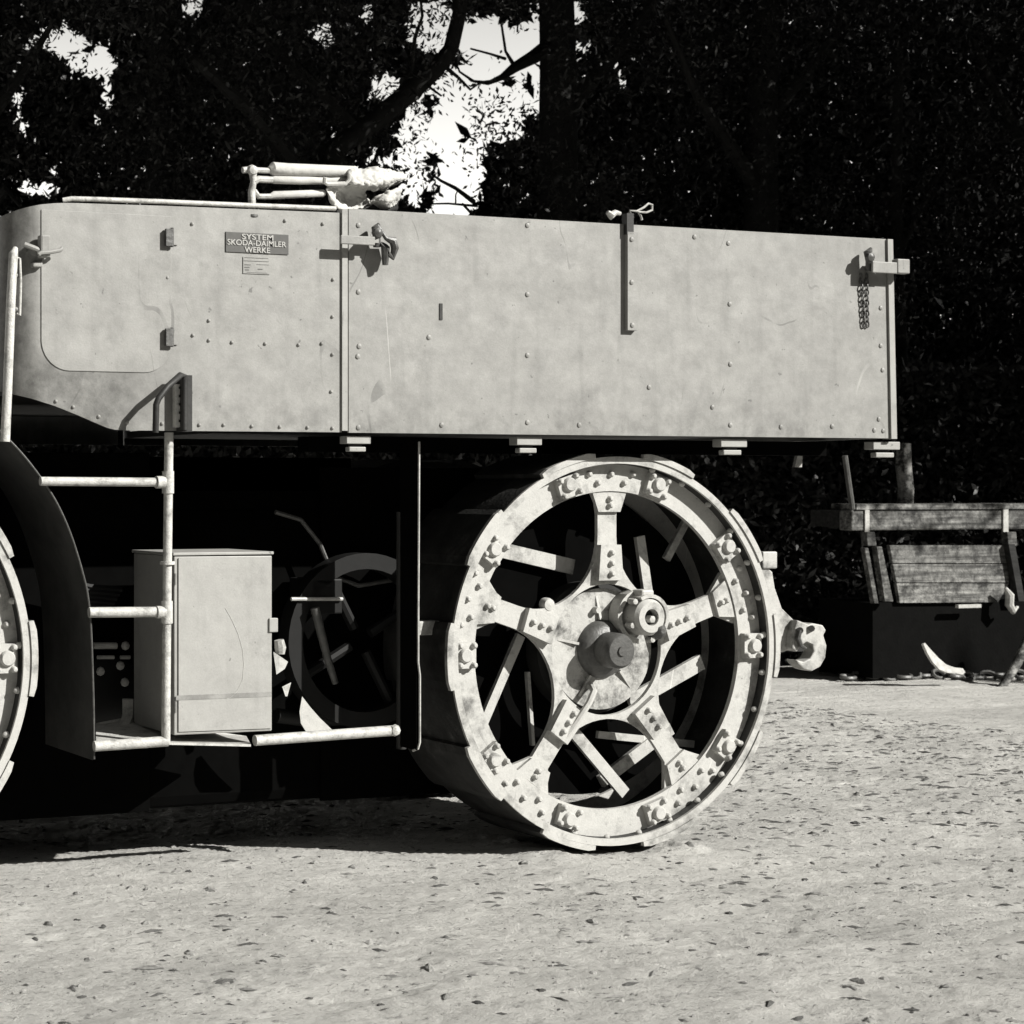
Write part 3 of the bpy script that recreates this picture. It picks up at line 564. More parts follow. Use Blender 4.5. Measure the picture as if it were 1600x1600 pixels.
# --- wheels
def wheel(name, cx, cz, R, y0, s, arcs=None, bars=None, rivets=True):
    k = R/.735; Y = lambda d: y0 + s*d
    mb = MB()
    mb.lathe((cx, y0, cz), [(.7085*k, 0), (.735*k, 0), (.735*k, s*.012), (.7085*k, s*.012)], 120)
    mb.lathe((cx, y0, cz), [(.604*k, s*.05), (.7077*k, s*.05), (.7077*k, s*.07), (.604*k, s*.07)], 120)
    mb.lathe((cx, y0, cz), [(.63*k, s*.34), (.7075*k, s*.34), (.7075*k, s*.355), (.63*k, s*.355)], 96)
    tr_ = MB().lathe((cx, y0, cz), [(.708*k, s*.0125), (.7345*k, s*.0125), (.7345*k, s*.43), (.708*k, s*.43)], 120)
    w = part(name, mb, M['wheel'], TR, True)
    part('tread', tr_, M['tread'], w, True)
    pol = lambda a, r_, t=0: (cx + (r_*math.cos(a) - t*math.sin(a))*k, cz + (r_*math.sin(a) + t*math.cos(a))*k)
    loc = lambda a, x_, t: pol(a, x_, t)
    me_c = {}
    def shared(nm, mb0, m, centre, a, smooth=False):
        """alike pieces share one mesh, turned round the axle"""
        if nm not in me_c: me_c[nm] = mesh_from(nm, mb0, m, smooth, Vector((cx, y0, cz)))[0]
        return link(nm, me_c[nm], (cx, y0, cz), w, (0, -a, 0))
    inarc = lambda a: arcs is None or any(lo <= (math.degrees(a) % 360) <= hi for lo, hi in arcs)
    # five web spokes: sector of the hub plate, bar and flared foot
    def sector(wf):
        o = [pol(0, .25*math.cos(R_(t)), .25*math.sin(R_(t))) for t in range(-36, 37, 6)]
        P0 = Vector((.264*math.cos(R_(36)), .264*math.sin(R_(36)))); P1 = Vector((.30, .044)); P2 = Vector((.43, .043))
        up = []
        for q_ in range(0, 9):
            t = q_/8; p = P0*(1-t)**2 + P1*2*t*(1-t) + P2*t*t; up.append((p.x, p.y))
        up += [(.515, .043), (.56, wf*.72), (.598, wf), (.632, wf)]
        o += [pol(0, x_, t) for x_, t in up] + [pol(0, x_, -t) for x_, t in up[::-1]]
        return o
    for i in range(5):
        a = PI/2 + i*2*PI/5; wf = .07 if i == 0 else .105
        key = 'spoke' if i else 'spoke_'
        if key not in me_c: me_c[key] = mesh_from('spoke', MB().prism(sector(wf), Y(.0705), Y(.088)), M['wheel'], False, Vector((cx, y0, cz)))[0]
        sp_ = link('spoke', me_c[key], (cx, y0, cz), w, (0, -a, 0))
        shared('spoke_plate', MB().prism([pol(0, x_, t) for x_, t in ((.265,.056),(.265,-.056),(.4,-.046),(.4,.046))], Y(.045), Y(.07)), M['wheel'], None, a)
        shared('foot_plate', MB().prism([pol(0, x_, t) for x_, t in ((.525,-.05),(.601,-.078),(.601,.078),(.525,.05))], Y(.0555), Y(.07)), M['wheel'], None, a)
        if rivets and inarc(a):
            for x_ in (.29, .33, .37):
                p = pol(a, x_, 0); link('rivet', rivet_we, (p[0], Y(.045), p[1]), w, front_y(s))
            for x_, t in ((.635,-.06),(.635,.06),(.668,-.1),(.668,0),(.668,.1),(.575,0),(.55,0)):
                p = pol(a, x_, t); link('rivet', rivet_we, (p[0], Y(.05 if x_ > .6 else .0555), p[1]), w, front_y(s))
    # ten clamp plates with a big bolt, ten grousers on the tread
    for i in range(10):
        a = i*PI/5
        shared('clamp_plate', MB().prism([pol(0, x_, t) for x_, t in ((.613,-.048),(.694,-.048),(.694,.048),(.613,.048))], Y(.027), Y(.0495)), M['wheel'], None, a)
        shared('clamp_bolt', MB().lathe((cx+.661*k, Y(.027), cz), [(0, -s*.015), (.022, -s*.015), (.027, -s*.009), (.028, 0), (0, 0)], 14), M['wheel'], None, a, True)
        n_ = 8; g = []
        for j in range(n_+1):
            t = R_(-9.5 + 19*j/n_); g.append(pol(t, .7355))
        g2 = [pol(R_(9.5 - 19*j/n_), .758 if j not in (0, n_) else .752) for j in range(n_+1)]
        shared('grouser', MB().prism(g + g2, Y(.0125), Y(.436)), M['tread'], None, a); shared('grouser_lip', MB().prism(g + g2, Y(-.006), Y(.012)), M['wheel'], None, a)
        if rivets and inarc(a):
            for x_, t in ((.624,-.036),(.624,.036),(.684,-.036),(.684,.036)):
                p = pol(a, x_, t); link('rivet', rivet_we, (p[0], Y(.027), p[1]), w, front_y(s))
    if rivets:
        for i in range(30):
            a = i*PI/15 + .06
            if inarc(a) and (i % 15 < 7 or i > 20):
                p = pol(a, .707); link('rivet', rivet_we, (p[0], Y(.025), p[1]), w, (0, -a, -PI/2*s) if s > 0 else (0, -a, -PI/2))
    # hub: recessed disc, barrel cap, five gussets, offset clamp lug
    hb = part('hub_disc', MB().lathe((cx, y0, cz), [(0, s*.105), (.232*k, s*.105), (.232*k, s*.125), (0, s*.125)], 64), M['hub'], w, True)
    part('hub_drum', MB().lathe((cx, y0, cz), [(0, s*.155), (.255*k, s*.155), (.255*k, s*.32), (0, s*.32)], 48), M['under'], w, True)
    if bars: part('brake_drum', MB().lathe((cx, y0, cz), [(.256*k, s*.226), (.575*k, s*.226), (.575*k, s*.32), (.256*k, s*.32)], 64), M['black'], w, True)
    part('hub_cap', MB().lathe((cx, y0, cz), [(0, -s*.024), (.018, -s*.024), (.02, -s*.018), (.056, -s*.017), (.066, -s*.006), (.068, s*.01), (.068, s*.1045), (0, s*.1045)], 32), M['iron'], w, True)
    part('hub_shadow_collar', MB().lathe((cx, y0, cz), [(.06, s*.06), (.085, s*.065), (.108, s*.09), (.112, s*.1045), (.06, s*.1045)], 32), M['iron'], w, True)  # dark ring added where cap and lug cast their shadow
    for i in range(5):
        a = R_(168 + 72*i); p0, p1 = pol(a, .115), pol(a, .205); t = .005
        tx, tz = -math.sin(a)*t, math.cos(a)*t
        part('gusset', MB().add([(p0[0]-tx, Y(.104), p0[1]-tz), (p1[0]-tx, Y(.104), p1[1]-tz), (p0[0]-tx, Y(.09), p0[1]-tz),
                                 (p0[0]+tx, Y(.104), p0[1]+tz), (p1[0]+tx, Y(.104), p1[1]+tz), (p0[0]+tx, Y(.09), p0[1]+tz)],
                                [(0,1,2),(5,4,3),(0,3,4,1),(1,4,5,2),(2,5,3,0)]), M['wheel'], w)
    if rivets:
        lx, lz = cx + s*.135*k, cz + .125*k
        part('clamp_lug', MB().lathe((lx, y0, lz), [(.032, -s*.02), (.058, -s*.02), (.07, -s*.006), (.072, s*.1045), (.032, s*.1045)], 28), M['wheel'], w, True)
        part('lug_socket', MB().lathe((lx, y0, lz), [(0, s*.015), (.031, s*.015), (.031, s*.08), (0, s*.08)], 20), M['dark'], w, True)
        part('lug_nut', MB().lathe((lx+.012, y0, lz-.008), [(0, -s*.012), (.014, -s*.01), (.016, s*.0145), (0, s*.0145)], 6), M['steel'], w)
        arc_ = lambda r_, a0_, a1_: [(lx + r_*math.cos(R_(a0_ + (a1_-a0_)*q_/10)), lz + r_*math.sin(R_(a0_ + (a1_-a0_)*q_/10))) for q_ in range(11)]
        part('lug_strap', MB().prism(arc_(.105, 110, 265) + arc_(.086, 265, 110), Y(.045), Y(.1)), M['wheel'], w)
        part('lug_cover', MB().prism(arc_(.088, -30, 120) + arc_(.074, 120, -30), Y(-.012), Y(.09)), M['wheel'], w)
        part('lug_block', MB().box((lx-.03, Y(.0), lz+.076), (lx+.028, Y(.06), lz+.104)), M['wheel'], w, bevel=.008)
        part('lug_ball', MB().dome((lx+.045, Y(.02), lz-.052), .04, .05), M['iron'], w, True)
        for ax_, az_ in ((-.06, .06), (-.072, -.03), (.02, -.086), (.07, .03)): part('lug_stud', MB().lathe((lx+ax_, y0, lz+az_), [(0, -s*.004), (.011, -s*.002), (.013, s*.03), (0, s*.03)], 8), M['steel'], w)
        part('lug_ear', MB().lathe((lx-.05, y0, lz+.02), [(0, s*.06), (.018, s*.06), (.02, s*.104), (0, s*.104)], 14), M['wheel'], w, True)
        part('grease_cup', MB().lathe((cx+.1, y0, cz+.02), [(0, s*.08), (.012, s*.08), (.014, s*.104), (0, s*.104)], 12), M['wheel'], w, True)
        part('grease_cup', MB().lathe((cx-.03, y0, cz+.15), [(0, s*.08), (.012, s*.08), (.014, s*.104), (0, s*.104)], 12), M['wheel'], w, True)
        ba = R_(146); bq = pol(ba, .315)
        part('knob', MB().lathe((bq[0], y0, bq[1]), [(0, s*.065), (.022, s*.068), (.026, s*.08), (.026, s*.1), (0, s*.1)], 16), M['wheel'], w, True)
        part('lever', MB().tube([(pol(R_(234), x_, .03)[0], Y(d_), pol(R_(234), x_, .03)[1]) for x_, d_ in ((.40,.06),(.3,.045),(.22,.04),(.17,.05),(.15,.08),(.15,.12))], .013, 8), M['wheel'], w, True)
    # inner spokes
    if bars:
        for (ua, va, ub, vb, wd, d_) in bars:
            A = at(ua, va, Y(d_)); B = at(ub, vb, Y(d_)); t = (B - A).normalized(); nrm = Vector((-t.z, 0, t.x))*wd/2
            part('brace', MB().prism([((A+nrm).x, (A+nrm).z), ((B+nrm).x, (B+nrm).z), ((B-nrm).x, (B-nrm).z), ((A-nrm).x, (A-nrm).z)], Y(d_), Y(d_+.018)), M['wheel'], w)
    for i in range(0 if bars else 5):
        a = R_(54 + 72*i)
        shared('inner_spoke', MB().prism([pol(0, x_, t) for x_, t in ((.2,-.04),(.65,-.04),(.65,.04),(.2,.04))], Y(.322), Y(.3395)), M['wheel'], None, a)
    return w
WZ = .755
BARS = [(745, 850, 897, 886, .058, .19), (752, 1140, 815, 993, .036, .17), (1001, 838, 1016, 942, .04, .2), (1074, 815, 1043, 874, .03, .2),
        (1098, 1034, 985, 1098, .062, .16), (884, 1128, 978, 1240, .046, .15), (1050, 1138, 940, 1222, .05, .2), (826, 1050, 834, 1165, .014, .2), (935, 1148, 1085, 1163, .028, .21)]
wheel('rear_wheel', 0, WZ, .735, 0, 1, None, BARS)
wheel('front_wheel', -3.132, .798, .755, 0, 1, [(0, 70), (290, 360)])
wheel('rear_wheel', 0, WZ, .735, 2*YM, -1, rivets=False)
wheel('front_wheel', -3.132, .798, .755, 2*YM, -1, rivets=False)

# --- front mudguard: we see the inside of its rear half
fe = [(0,677),(30,708),(55,739),(75,768),(91,796),(106,830),(118,865),(128,900),(135,931),(140,980),(143,1060),(144.5,1120),(145,1188)]
def spline(p, m=6):
    out = []
    for i in range(len(p)-1):
        a_, b_, c_, d_ = p[max(i-1, 0)], p[i], p[i+1], p[min(i+2, len(p)-1)]
        for j in range(m):
            t = j/m; out.append(tuple(.5*((2*b_[q]) + (c_[q]-a_[q])*t + (2*a_[q]-5*b_[q]+4*c_[q]-d_[q])*t*t + (3*b_[q]-a_[q]-3*c_[q]+d_[q])*t**3) for q in (0, 1)))
    return out + [tuple(p[-1])]
pts = [at(u, v, -.02) for u, v in spline(fe, 3)]
c0 = pts[0]; fw = [(c0.x - .12, c0.z + .075), (c0.x-.28, c0.z+.14), (c0.x-.46, c0.z+.165), (c0.x-.66, c0.z+.15), (c0.x-.86, c0.z+.09), (c0.x-1.04, c0.z-.02), (c0.x-1.2, c0.z-.18)]
prof = spline([(p[0], p[1]) for p in fw[::-1]] + [(pts[0].x, pts[0].z)], 4)[:-1] + [(p.x, p.z) for p in pts]
for mir in (False, True):
    vs = []; fs = []
    for x, z in prof:
        for yy, dz in ((-.02, 0), (.42, 0), (.42, .006), (-.02, .006)):
            vs.append((x + dz*.7, 2*YM - yy if mir else yy, z + dz*.7))
    for i in range(len(prof)-1):
        for j in range(4): fs.append((4*i+j, 4*i+(j+1) % 4, 4*i+4+(j+1) % 4, 4*i+4+j))
    fs += [(0,3,2,1), tuple(4*(len(prof)-1)+j for j in range(4))]
    g = part('mudguard', MB().add(vs, fs), M['fender'], TR, True)
    if not mir: part('mudguard_bead', MB().tube([(x+.004, -.022, z+.004) for x, z in prof], .0035, 6), M['iron'], g, True)

# --- underbody
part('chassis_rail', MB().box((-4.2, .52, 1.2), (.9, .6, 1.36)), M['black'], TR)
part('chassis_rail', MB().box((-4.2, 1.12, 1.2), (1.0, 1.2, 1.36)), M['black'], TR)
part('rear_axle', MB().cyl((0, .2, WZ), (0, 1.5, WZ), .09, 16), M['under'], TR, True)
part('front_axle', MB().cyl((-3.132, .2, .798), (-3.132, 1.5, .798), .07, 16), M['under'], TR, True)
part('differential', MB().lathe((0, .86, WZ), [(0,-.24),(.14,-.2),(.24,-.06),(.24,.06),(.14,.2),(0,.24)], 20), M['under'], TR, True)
part('gear_case_block', MB().box((-2.2, .5, .17), (-.72, 1.1, 1.3)), M['black'], TR, bevel=.05)  # gear case box enlarged to block sun under the body
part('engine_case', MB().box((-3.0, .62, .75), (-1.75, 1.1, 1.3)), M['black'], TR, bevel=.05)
part('wheel_sun_block', MB().box((-1.0, .485, .17), (.66, .499, 1.45)), M['black'], TR)  # added black panel blocks sun behind the rear wheel
part('far_shade_sheet', MB().box((-3.0, 1.2, .2), (-.45, 1.22, 1.5)), M['black'], TR)  # added black sheet hides lit ground, standing in for shade
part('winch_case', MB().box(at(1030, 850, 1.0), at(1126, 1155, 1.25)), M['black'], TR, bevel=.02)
part('inner_sun_block', MB().box((-3.3, .485, .17), (-1.72, .499, 1.5)), M['black'], TR, bevel=.004)  # added panel blocks sun coming past the toolbox
sk_x = at(655, 900, -.02).x
SK = part('side_plate', MB().box((sk_x-.012, -.02, at(655, 1172, -.02).z), (sk_x-.003, .09, at(655, 690, -.02).z)), M['black'], TR)
part('side_plate_edge', MB().tube([at(655, 690, -.025), at(653.5, 960, -.025), at(653.5, 1035, -.025), at(656, 1055, -.025), at(656, 1160, -.025), at(653, 1170, -.02), at(645, 1173, -.0)], .0045, 6), M['steel'], SK, True)
part('brake_lever', MB().tube([at(492, 950, .28), at(498, 975, .28), at(512, 1030, .28), at(524, 1068, .28)], [.017,.017,.015,.012], 10), M['iron'], TR, True)
part('link_rod', MB().cyl(at(455, 936, .3), at(535, 936, .3), .007, 8), M['steel'], TR, True)
fc = at(566, 1000, .34)
part('flywheel', MB().lathe((fc.x, .34, fc.z), [(.27, -.03), (.33, -.03), (.33, .05), (.27, .05)], 48), M['dim'], TR, True)
for j in range(4): part('flywheel_spoke', MB().cyl((fc.x + .05*math.cos(j*PI/2+.5), .36, fc.z + .05*math.sin(j*PI/2+.5)), (fc.x + .28*math.cos(j*PI/2+.5), .36, fc.z + .28*math.sin(j*PI/2+.5)), .02, 8), M['dim'], TR, True)
part('exhaust_pipe', MB().tube([at(u, v, .4) for u, v in ((432,1118),(470,1123),(540,1122),(600,1112),(640,1090))], .028, 12), M['dim'], TR, True)
part('fuel_line', MB().tube([at(u, v, .4) for u, v in ((430,800),(470,812),(500,850),(520,900),(560,915),(620,905))], .009, 8), M['iron'], TR, True)
for j in range(5): part('spring_leaf', MB().tube([at(u, v + 7*j, .36) for u, v in ((90+8*j,905),(140,917),(190-4*j,921))], .012, 6), M['dim'], TR, True)
part('link_bracket', MB().box(at(486, 905, .31), at(500, 955, .48)), M['dim'], TR, bevel=.006)
part('drum_cover', MB().lathe((at(170, 1090, .42).x, .42, at(170, 1090, .42).z), [(0, -.02), (.12, -.015), (.15, .0), (.15, .03), (0, .03)], 32), M['dim'], TR, True)
part('lit_rim_patch', MB().add([at(u, v, .18 + dy) for dy in (0, .015) for u, v in ((472,1088),(485,1105),(500,1122),(522,1143),(478,1143),(470,1130),(468,1112))],
     [(0,1,2,3,4,5,6),(13,12,11,10,9,8,7)] + [(i,(i+1)%7,(i+1)%7+7,i+7) for i in range(7)]), M['wheel'], TR)  # pale pieces stand in for sunlit bits of a dark rim
part('lit_rim_patch', MB().add([at(u, v, .2 + dy) for dy in (0, .015) for u, v in ((427,1018),(450,1034),(445,1045),(432,1054))], [(0,1,2,3),(7,6,5,4)] + [(i,(i+1)%4,(i+1)%4+4,i+4) for i in range(4)]), M['wheel'], TR)
part('lit_rim_patch', MB().add([at(u, v, .2 + dy) for dy in (0, .015) for u, v in ((441,1073),(455,1066),(449,1088),(446,1088))], [(0,1,2,3),(7,6,5,4)] + [(i,(i+1)%4,(i+1)%4+4,i+4) for i in range(4)]), M['wheel'], TR)
part('spring_bolt', MB().tube([at(436, 1000, .16), at(438, 1012, .16), at(438, 1022, .16)], [.018,.022,.016], 8), M['steel'], TR, True)
part('axle_stub', MB().box(at(655, 971, .1), at(681, 990, .16)), M['wheel'], TR, bevel=.003)
part('frame_bracket', MB().box(at(1126, 983, .55), at(1150, 1000, .6)), M['steel'], TR, bevel=.004)
# fittings seen in front of the left wheel arch: rods and bolts of the steering
for (u0, u1, v, r_) in ((146,182,1009,.012),(152,178,1027,.007),(188,203,1027,.007)):
    part('steering_rod', MB().cyl(at(u0, v, .4), at(u1, v, .4), r_, 8), M['steel'], TR, True)
for u, v in ((157,1049),(188,1040),(196,1009),(195,1066)): part('bolt', MB().dome(at(u, v, .4), .017, .015), M['steel'], TR, True)
# rear springs, braces and tow hook
part('rear_brace', MB().prism([(p.x, p.z) for p in (at(1250,694,.3), at(1242,730,.3), at(1253,730,.3), at(1255,694,.3))], .3, .315), M['steel'], TR)
part('rear_stay', MB().cyl(at(1320, 712, .55), at(1332, 796, .55), .012, 8), M['iron'], TR, True)
HY = .55
def rings(path, rad, n=12): return MB().tube(path, rad, n)
pz = lambda pts_, yy: [(at(u, v, yy).x, at(u, v, yy).z) for u, v in pts_]
hk = part('tow_hook', MB().prism(pz([(1238,968),(1256,975),(1262,973),(1278,976),(1283,984),(1279,992),(1284,1008),(1282,1027),(1274,1041),(1261,1048),(1249,1045),(1240,1037),(1236,1030),(1248,1033),(1258,1028),(1264,1018),(1262,1006),(1253,1002),(1244,1008),(1238,1018),(1230,1012),(1232,990)], HY), HY-.03, HY+.035), M['wheel'], TR, bevel=.006)
part('hook_arm', MB().prism(pz([(1186,872),(1207,893),(1211,918),(1222,950),(1244,972),(1240,990),(1232,1016),(1222,1020),(1196,985)], HY+.01), HY+.01, HY+.045), M['wheel'], hk, bevel=.006)
for u, v in ((1268,982),(1250,985)): part('hook_pin', MB().cyl(at(u, v, HY-.045), at(u, v, HY-.028), .014, 10), M['iron'], hk, True)
part('hook_keeper', MB().tube([at(u, v, HY-.04) for u, v in ((1250,985),(1247,997),(1252,1009),(1259,1013))], [.009,.011,.009,.006], 8), M['iron'], hk, True)
part('hook_bracket', MB().box(at(1192, 862, HY), at(1207, 888, HY+.03)), M['wheel'], hk, bevel=.006)
part('drawbar', MB().box((.35, HY+.1, .66), (1.55, HY+.2, .76)), M['under'], TR)

# ------------------------------------------------------------------ wooden wagon behind
WY = 4.55
wg = empty('wooden_wagon', (at(1480, 800, WY).x, WY+.6, 0), 'weathered flat wooden wagon parked in the shade behind the tractor', 'wagon')
pL, pR = at(1331, 797, WY), at(1720, 797, WY); zb_ = at(1331, 829, WY).z
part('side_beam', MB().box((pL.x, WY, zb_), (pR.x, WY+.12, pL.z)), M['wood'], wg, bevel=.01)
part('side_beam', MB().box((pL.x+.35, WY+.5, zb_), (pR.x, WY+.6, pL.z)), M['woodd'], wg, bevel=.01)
part('end_beam', MB().box((pL.x+.1, WY+.121, zb_+.02), (pL.x+.22, WY+.499, pL.z-.005)), M['woodd'], wg)
for i in range(4):
    w_ = .62/4; y_ = WY - .02 + i*w_
    part('plank', MB().box((pL.x+.02+.12*i+.03*random.random(), y_+.006, pL.z+.002+.006*random.random()), (pR.x, y_+w_-.006, pL.z+.042)), M['wood'], wg)
part('beam_strap', MB().box(at(1352, 796, WY-.012), at(1357, 831, WY-.002)), M['steel'], wg)
part('beam_strap', MB().box(at(1568, 796, WY-.012), at(1574, 831, WY-.002)), M['steel'], wg)
def slat(quad, y0_, th, m, nm='stake'):
    ps = [at(u, v, y0_) for u, v in quad]
    return part(nm, MB().prism([(p.x, p.z) for p in ps], y0_, y0_+th), m, wg, bevel=.004)
slat(((1354,831),(1367,831),(1370,853),(1356,853)), WY+.02, .06, M['wood'], 'bracket')
slat(((1574,831),(1588,831),(1590,853),(1576,853)), WY+.02, .06, M['wood'], 'bracket')
slat(((1351,856),(1357,856),(1373,943),(1366,943)), WY+.0, .04, M['wood'])
slat(((1370,854),(1378,854),(1396,940),(1383,940)), WY+.0, .05, M['wood'])
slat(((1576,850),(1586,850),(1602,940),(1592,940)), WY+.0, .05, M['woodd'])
slat(((1390,852),(1570,852),(1574,880),(1395,880)), WY+.05, .03, M['wood'], 'side_board')
slat(((1395,881.5),(1574,881.5),(1577,910),(1401,910)), WY+.046, .03, M['wood'], 'side_board')
slat(((1401,911.5),(1577,911.5),(1560,941),(1406,942)), WY+.052, .03, M['wood'], 'side_board')
part('brace_iron', MB().tube([at(u, v, WY-.03) for u, v in ((1571,918),(1578,930),(1577,945),(1583,955),(1590,948))], [.01,.03,.03,.025,.01], 8), M['steel'], wg, True)
part('step_iron', MB().box(at(1498, 945, WY-.03), at(1528, 949, WY)), M['steel'], wg)
part('under_shade_box', MB().box((at(1362, 945, WY+.1).x, WY+.09, .03), (at(1700, 945, WY+.1).x, WY+.6, at(1400, 941, WY+.09).z)), M['wheelw'], wg)  # added black box stands in for the shade under the wagon
for k_, (ux, yw) in enumerate(((1720, WY+.1), (1720, WY+.8))):
    c_ = at(ux, 950, yw); rad = .46; gz_ = gz(c_.x, yw)
    wm = part('wagon_wheel', MB().lathe((c_.x, yw, gz_+rad), [(rad-.06,-.035),(rad,-.035),(rad,.035),(rad-.06,.035)], 40), M['wheelw'], wg, True)
    part('hub', MB().lathe((c_.x, yw, gz_+rad), [(0,-.1),(.05,-.1),(.075,-.04),(.075,.06),(0,.06)], 16), M['wheelw'], wm, True)
    for j in range(10):
        a = j*PI/5; part('spoke', MB().tube([(c_.x+.07*math.cos(a), yw, gz_+rad+.07*math.sin(a)), (c_.x+(rad-.05)*math.cos(a), yw, gz_+rad+(rad-.05)*math.sin(a))], [.022,.017], 6), M['wheelw'], wm)
pp = at(1414, 792, WY+.42); pt = at(1413, 693, WY+.42)
tag(part('post', MB().tube([(pp.x, pp.y, pL.z+.03), (pp.x+.01, pp.y, pL.z+.15), (pt.x-.01, pt.y, pt.z-.15), (pt.x, pt.y, pt.z)], [.06,.056,.058,.05], 12), M['barkp'], None, True), 'short upright stake on the wagon bed for a sunlit stretch of trunk, sun patches in its bark colour', 'post')  # stake stands in for a trunk's lit stretch, light patches in its colour
# curved iron share and bits lying beside the wagon
cy_ = 4.2
cs = [(1443,1006,3),(1449,1020,8),(1457,1034,12),(1468,1046,14),(1480,1051,15),(1494,1052,14),(1504,1054,6)]
sh = MB(); vs = []; fs = []
for i, (u, v, w_) in enumerate(cs):
    p = at(u, v, cy_); q_ = at(u + w_*.75, v - w_*.55, cy_+.05)
    vs += [p, q_, q_ + Vector((0, .02, -.004)), p + Vector((0, .02, -.004))]
for i in range(len(cs)-1):
    for j in range(4): fs.append((4*i+j, 4*i+(j+1) % 4, 4*i+4+(j+1) % 4, 4*i+4+j))
fs += [(0,3,2,1), tuple(4*(len(cs)-1)+j for j in range(4))]
tag(part('plough_share', sh.add(vs, fs), M['steel'], None, True), 'bright crescent-shaped iron blade standing on the dirt before the wagon', 'blade')
tag(part('wooden_pole', MB().tube([at(1612, 985, 4.3), at(1590, 1035, 4.25), at(1563, 1078, 4.2)], [.03,.032,.028], 10), M['wood'], None, True), 'grey wooden pole slanting to the ground below the wagon end', 'pole')
st = tag(part('stick', MB().tube([at(1515, 1104, 3.75), at(1540, 1106, 3.75), at(1570, 1105, 3.75), at(1640, 1103, 3.75)], [.012,.016,.014,.012], 7), M['stick'], None, True), 'pale dry stick lying flat on the dirt behind the tractor', 'stick')
tag(part('soil_clod', MB().dome(at(1500, 1108, 3.8), .1, .05, (0, 0, 1), 10, 3), M['clodd'], None, True), 'dark lump of soil at the end of the pale stick', 'clod')
tag(part('twig', MB().tube([at(887, 1428, -.75), at(905, 1431, -.75), at(928, 1434, -.75), at(944, 1432, -.75)], [.004,.006,.006,.004], 6), M['bark'], None, True), 'short dark twig lying on the open dirt below the rear wheel', 'twig')
tag(part('dirt_lump', MB().dome(at(1166, 1382, -.5), .035, .03, (.3, 0, 1), 8, 3), M['clodd'], None, True), 'dark lump on the dirt to the right below the rear wheel', 'clod')
# chain lying along the edge of the shade
chm, _ = mesh_from('chain_link', MB().tube([(.06*math.cos(2*PI*k/10), .035*math.sin(2*PI*k/10), 0) for k in range(11)], .014, 6, False), M['iron'], True, Vector((0, 0, 0)))
chy = 4.75; c0 = at(1325, 1066, chy); chain = empty('chain', (c0.x, chy, gz(c0.x, chy)), 'heavy iron chain lying along the dark edge of the yard', 'chain')
for k in range(14):
    x_ = c0.x + .1*k; y_ = chy - .02*k + .03*math.sin(k*1.3)
    link('chain_link', chm, (x_, y_, gz(x_, y_) + .03), chain, (.9 if k % 2 else .2, 0, .25*math.sin(k)))

# loose clods and pebbles
def scatter(name, n_, m, lo, hi, rlo, rhi, label):
    base = MB().dome((0, 0, 0), 1, .7, (0, 0, 1), 6, 2); bv = np.array([tuple(p) for p in base.v]); vs = []; fs = []
    for i in range(n_):
        x = rng.uniform(lo[0], hi[0]); y = lo[1] + (hi[1]-lo[1])*rng.random()**1.0; r0 = rlo + (rhi-rlo)*rng.random()**3
        a = rng.uniform(0, 6.28); c_, s_ = math.cos(a), math.sin(a); sx, sy, sz = r0*rng.uniform(.7, 1.5), r0*rng.uniform(.6, 1), r0*rng.uniform(.5, 1.1)
        p = bv*np.array([sx, sy, sz])*rng.uniform(.8, 1.2, (len(bv), 1)); p = np.stack([p[:, 0]*c_ - p[:, 1]*s_ + x, p[:, 0]*s_ + p[:, 1]*c_ + y, p[:, 2] + gz(x, y) - .22*r0], -1)
        k = len(vs); vs += p.tolist(); fs += [tuple(j + k for j in f) for f in base.f]
    me = bpy.data.meshes.new(name); me.from_pydata(vs, [], fs); me.update(); me.materials.append(m)
    o = bpy.data.objects.new(name, me); COL.objects.link(o); tag(o, label, 'clods', kind='stuff')
scatter('pebbles', 900, M['clod'], (-3.2, -2.4), (4.2, 5.2), .003, .017, 'small clods and pebbles strewn over the dirt yard')
scatter('dirt_clods', 1300, M['soil'], (-3.2, -2.4), (4.2, 5.2), .006, .032, 'pale clods of trodden earth half sunk in the dirt yard')
scatter('dark_litter', 900, M['clodd'], (-3.4, -2.5), (4.4, 5.5), .004, .02, 'dark crumbs and litter strewn over the dirt yard')

def litter(name, nl, m, lo_len, hi_len, label, seed):
    lx = rng.uniform(-3.2, 4.4, nl); ly = -2.4 + 7.6*rng.random(nl)**.9
    keep = rng.random(nl) < np.clip(.3 + 1.3*vnoise(lx, ly, seed, .7) + 1.5*vnoise(lx*.5, ly, seed+1, .16) + .15*(lx + .3*ly), .05, 1); lx, ly = lx[keep], ly[keep]; nl = len(lx)
    la = rng.normal(-.25, .5, nl); ll = lo_len + (hi_len - lo_len)*rng.random(nl)**5; lw = np.minimum(ll*rng.uniform(.14, .6, nl), .012); lz = ground_h(lx, ly); lv = []
    for k in range(6):                                # six-sided chips with a ragged outline and a raised middle
        t = 2*PI*k/6; ox = ll*math.cos(t)*rng.uniform(.6, 1.1, nl); oy = lw*math.sin(t)*rng.uniform(.6, 1.2, nl)
        lv.append(np.stack([lx + ox*np.cos(la) - oy*np.sin(la), ly + ox*np.sin(la) + oy*np.cos(la), lz + .001], -1))
    lv.append(np.stack([lx, ly, lz + .1*ll + .003], -1))
    V = np.stack(lv, 1).reshape(-1, 3); F = [(7*i+k, 7*i+(k+1) % 6, 7*i+6) for i in range(nl) for k in range(6)]
    me = bpy.data.meshes.new(name); me.from_pydata(V.tolist(), [], F); me.update(); me.materials.append(m)
    o = bpy.data.objects.new(name, me); COL.objects.link(o); tag(o, label, 'litter', kind='stuff')
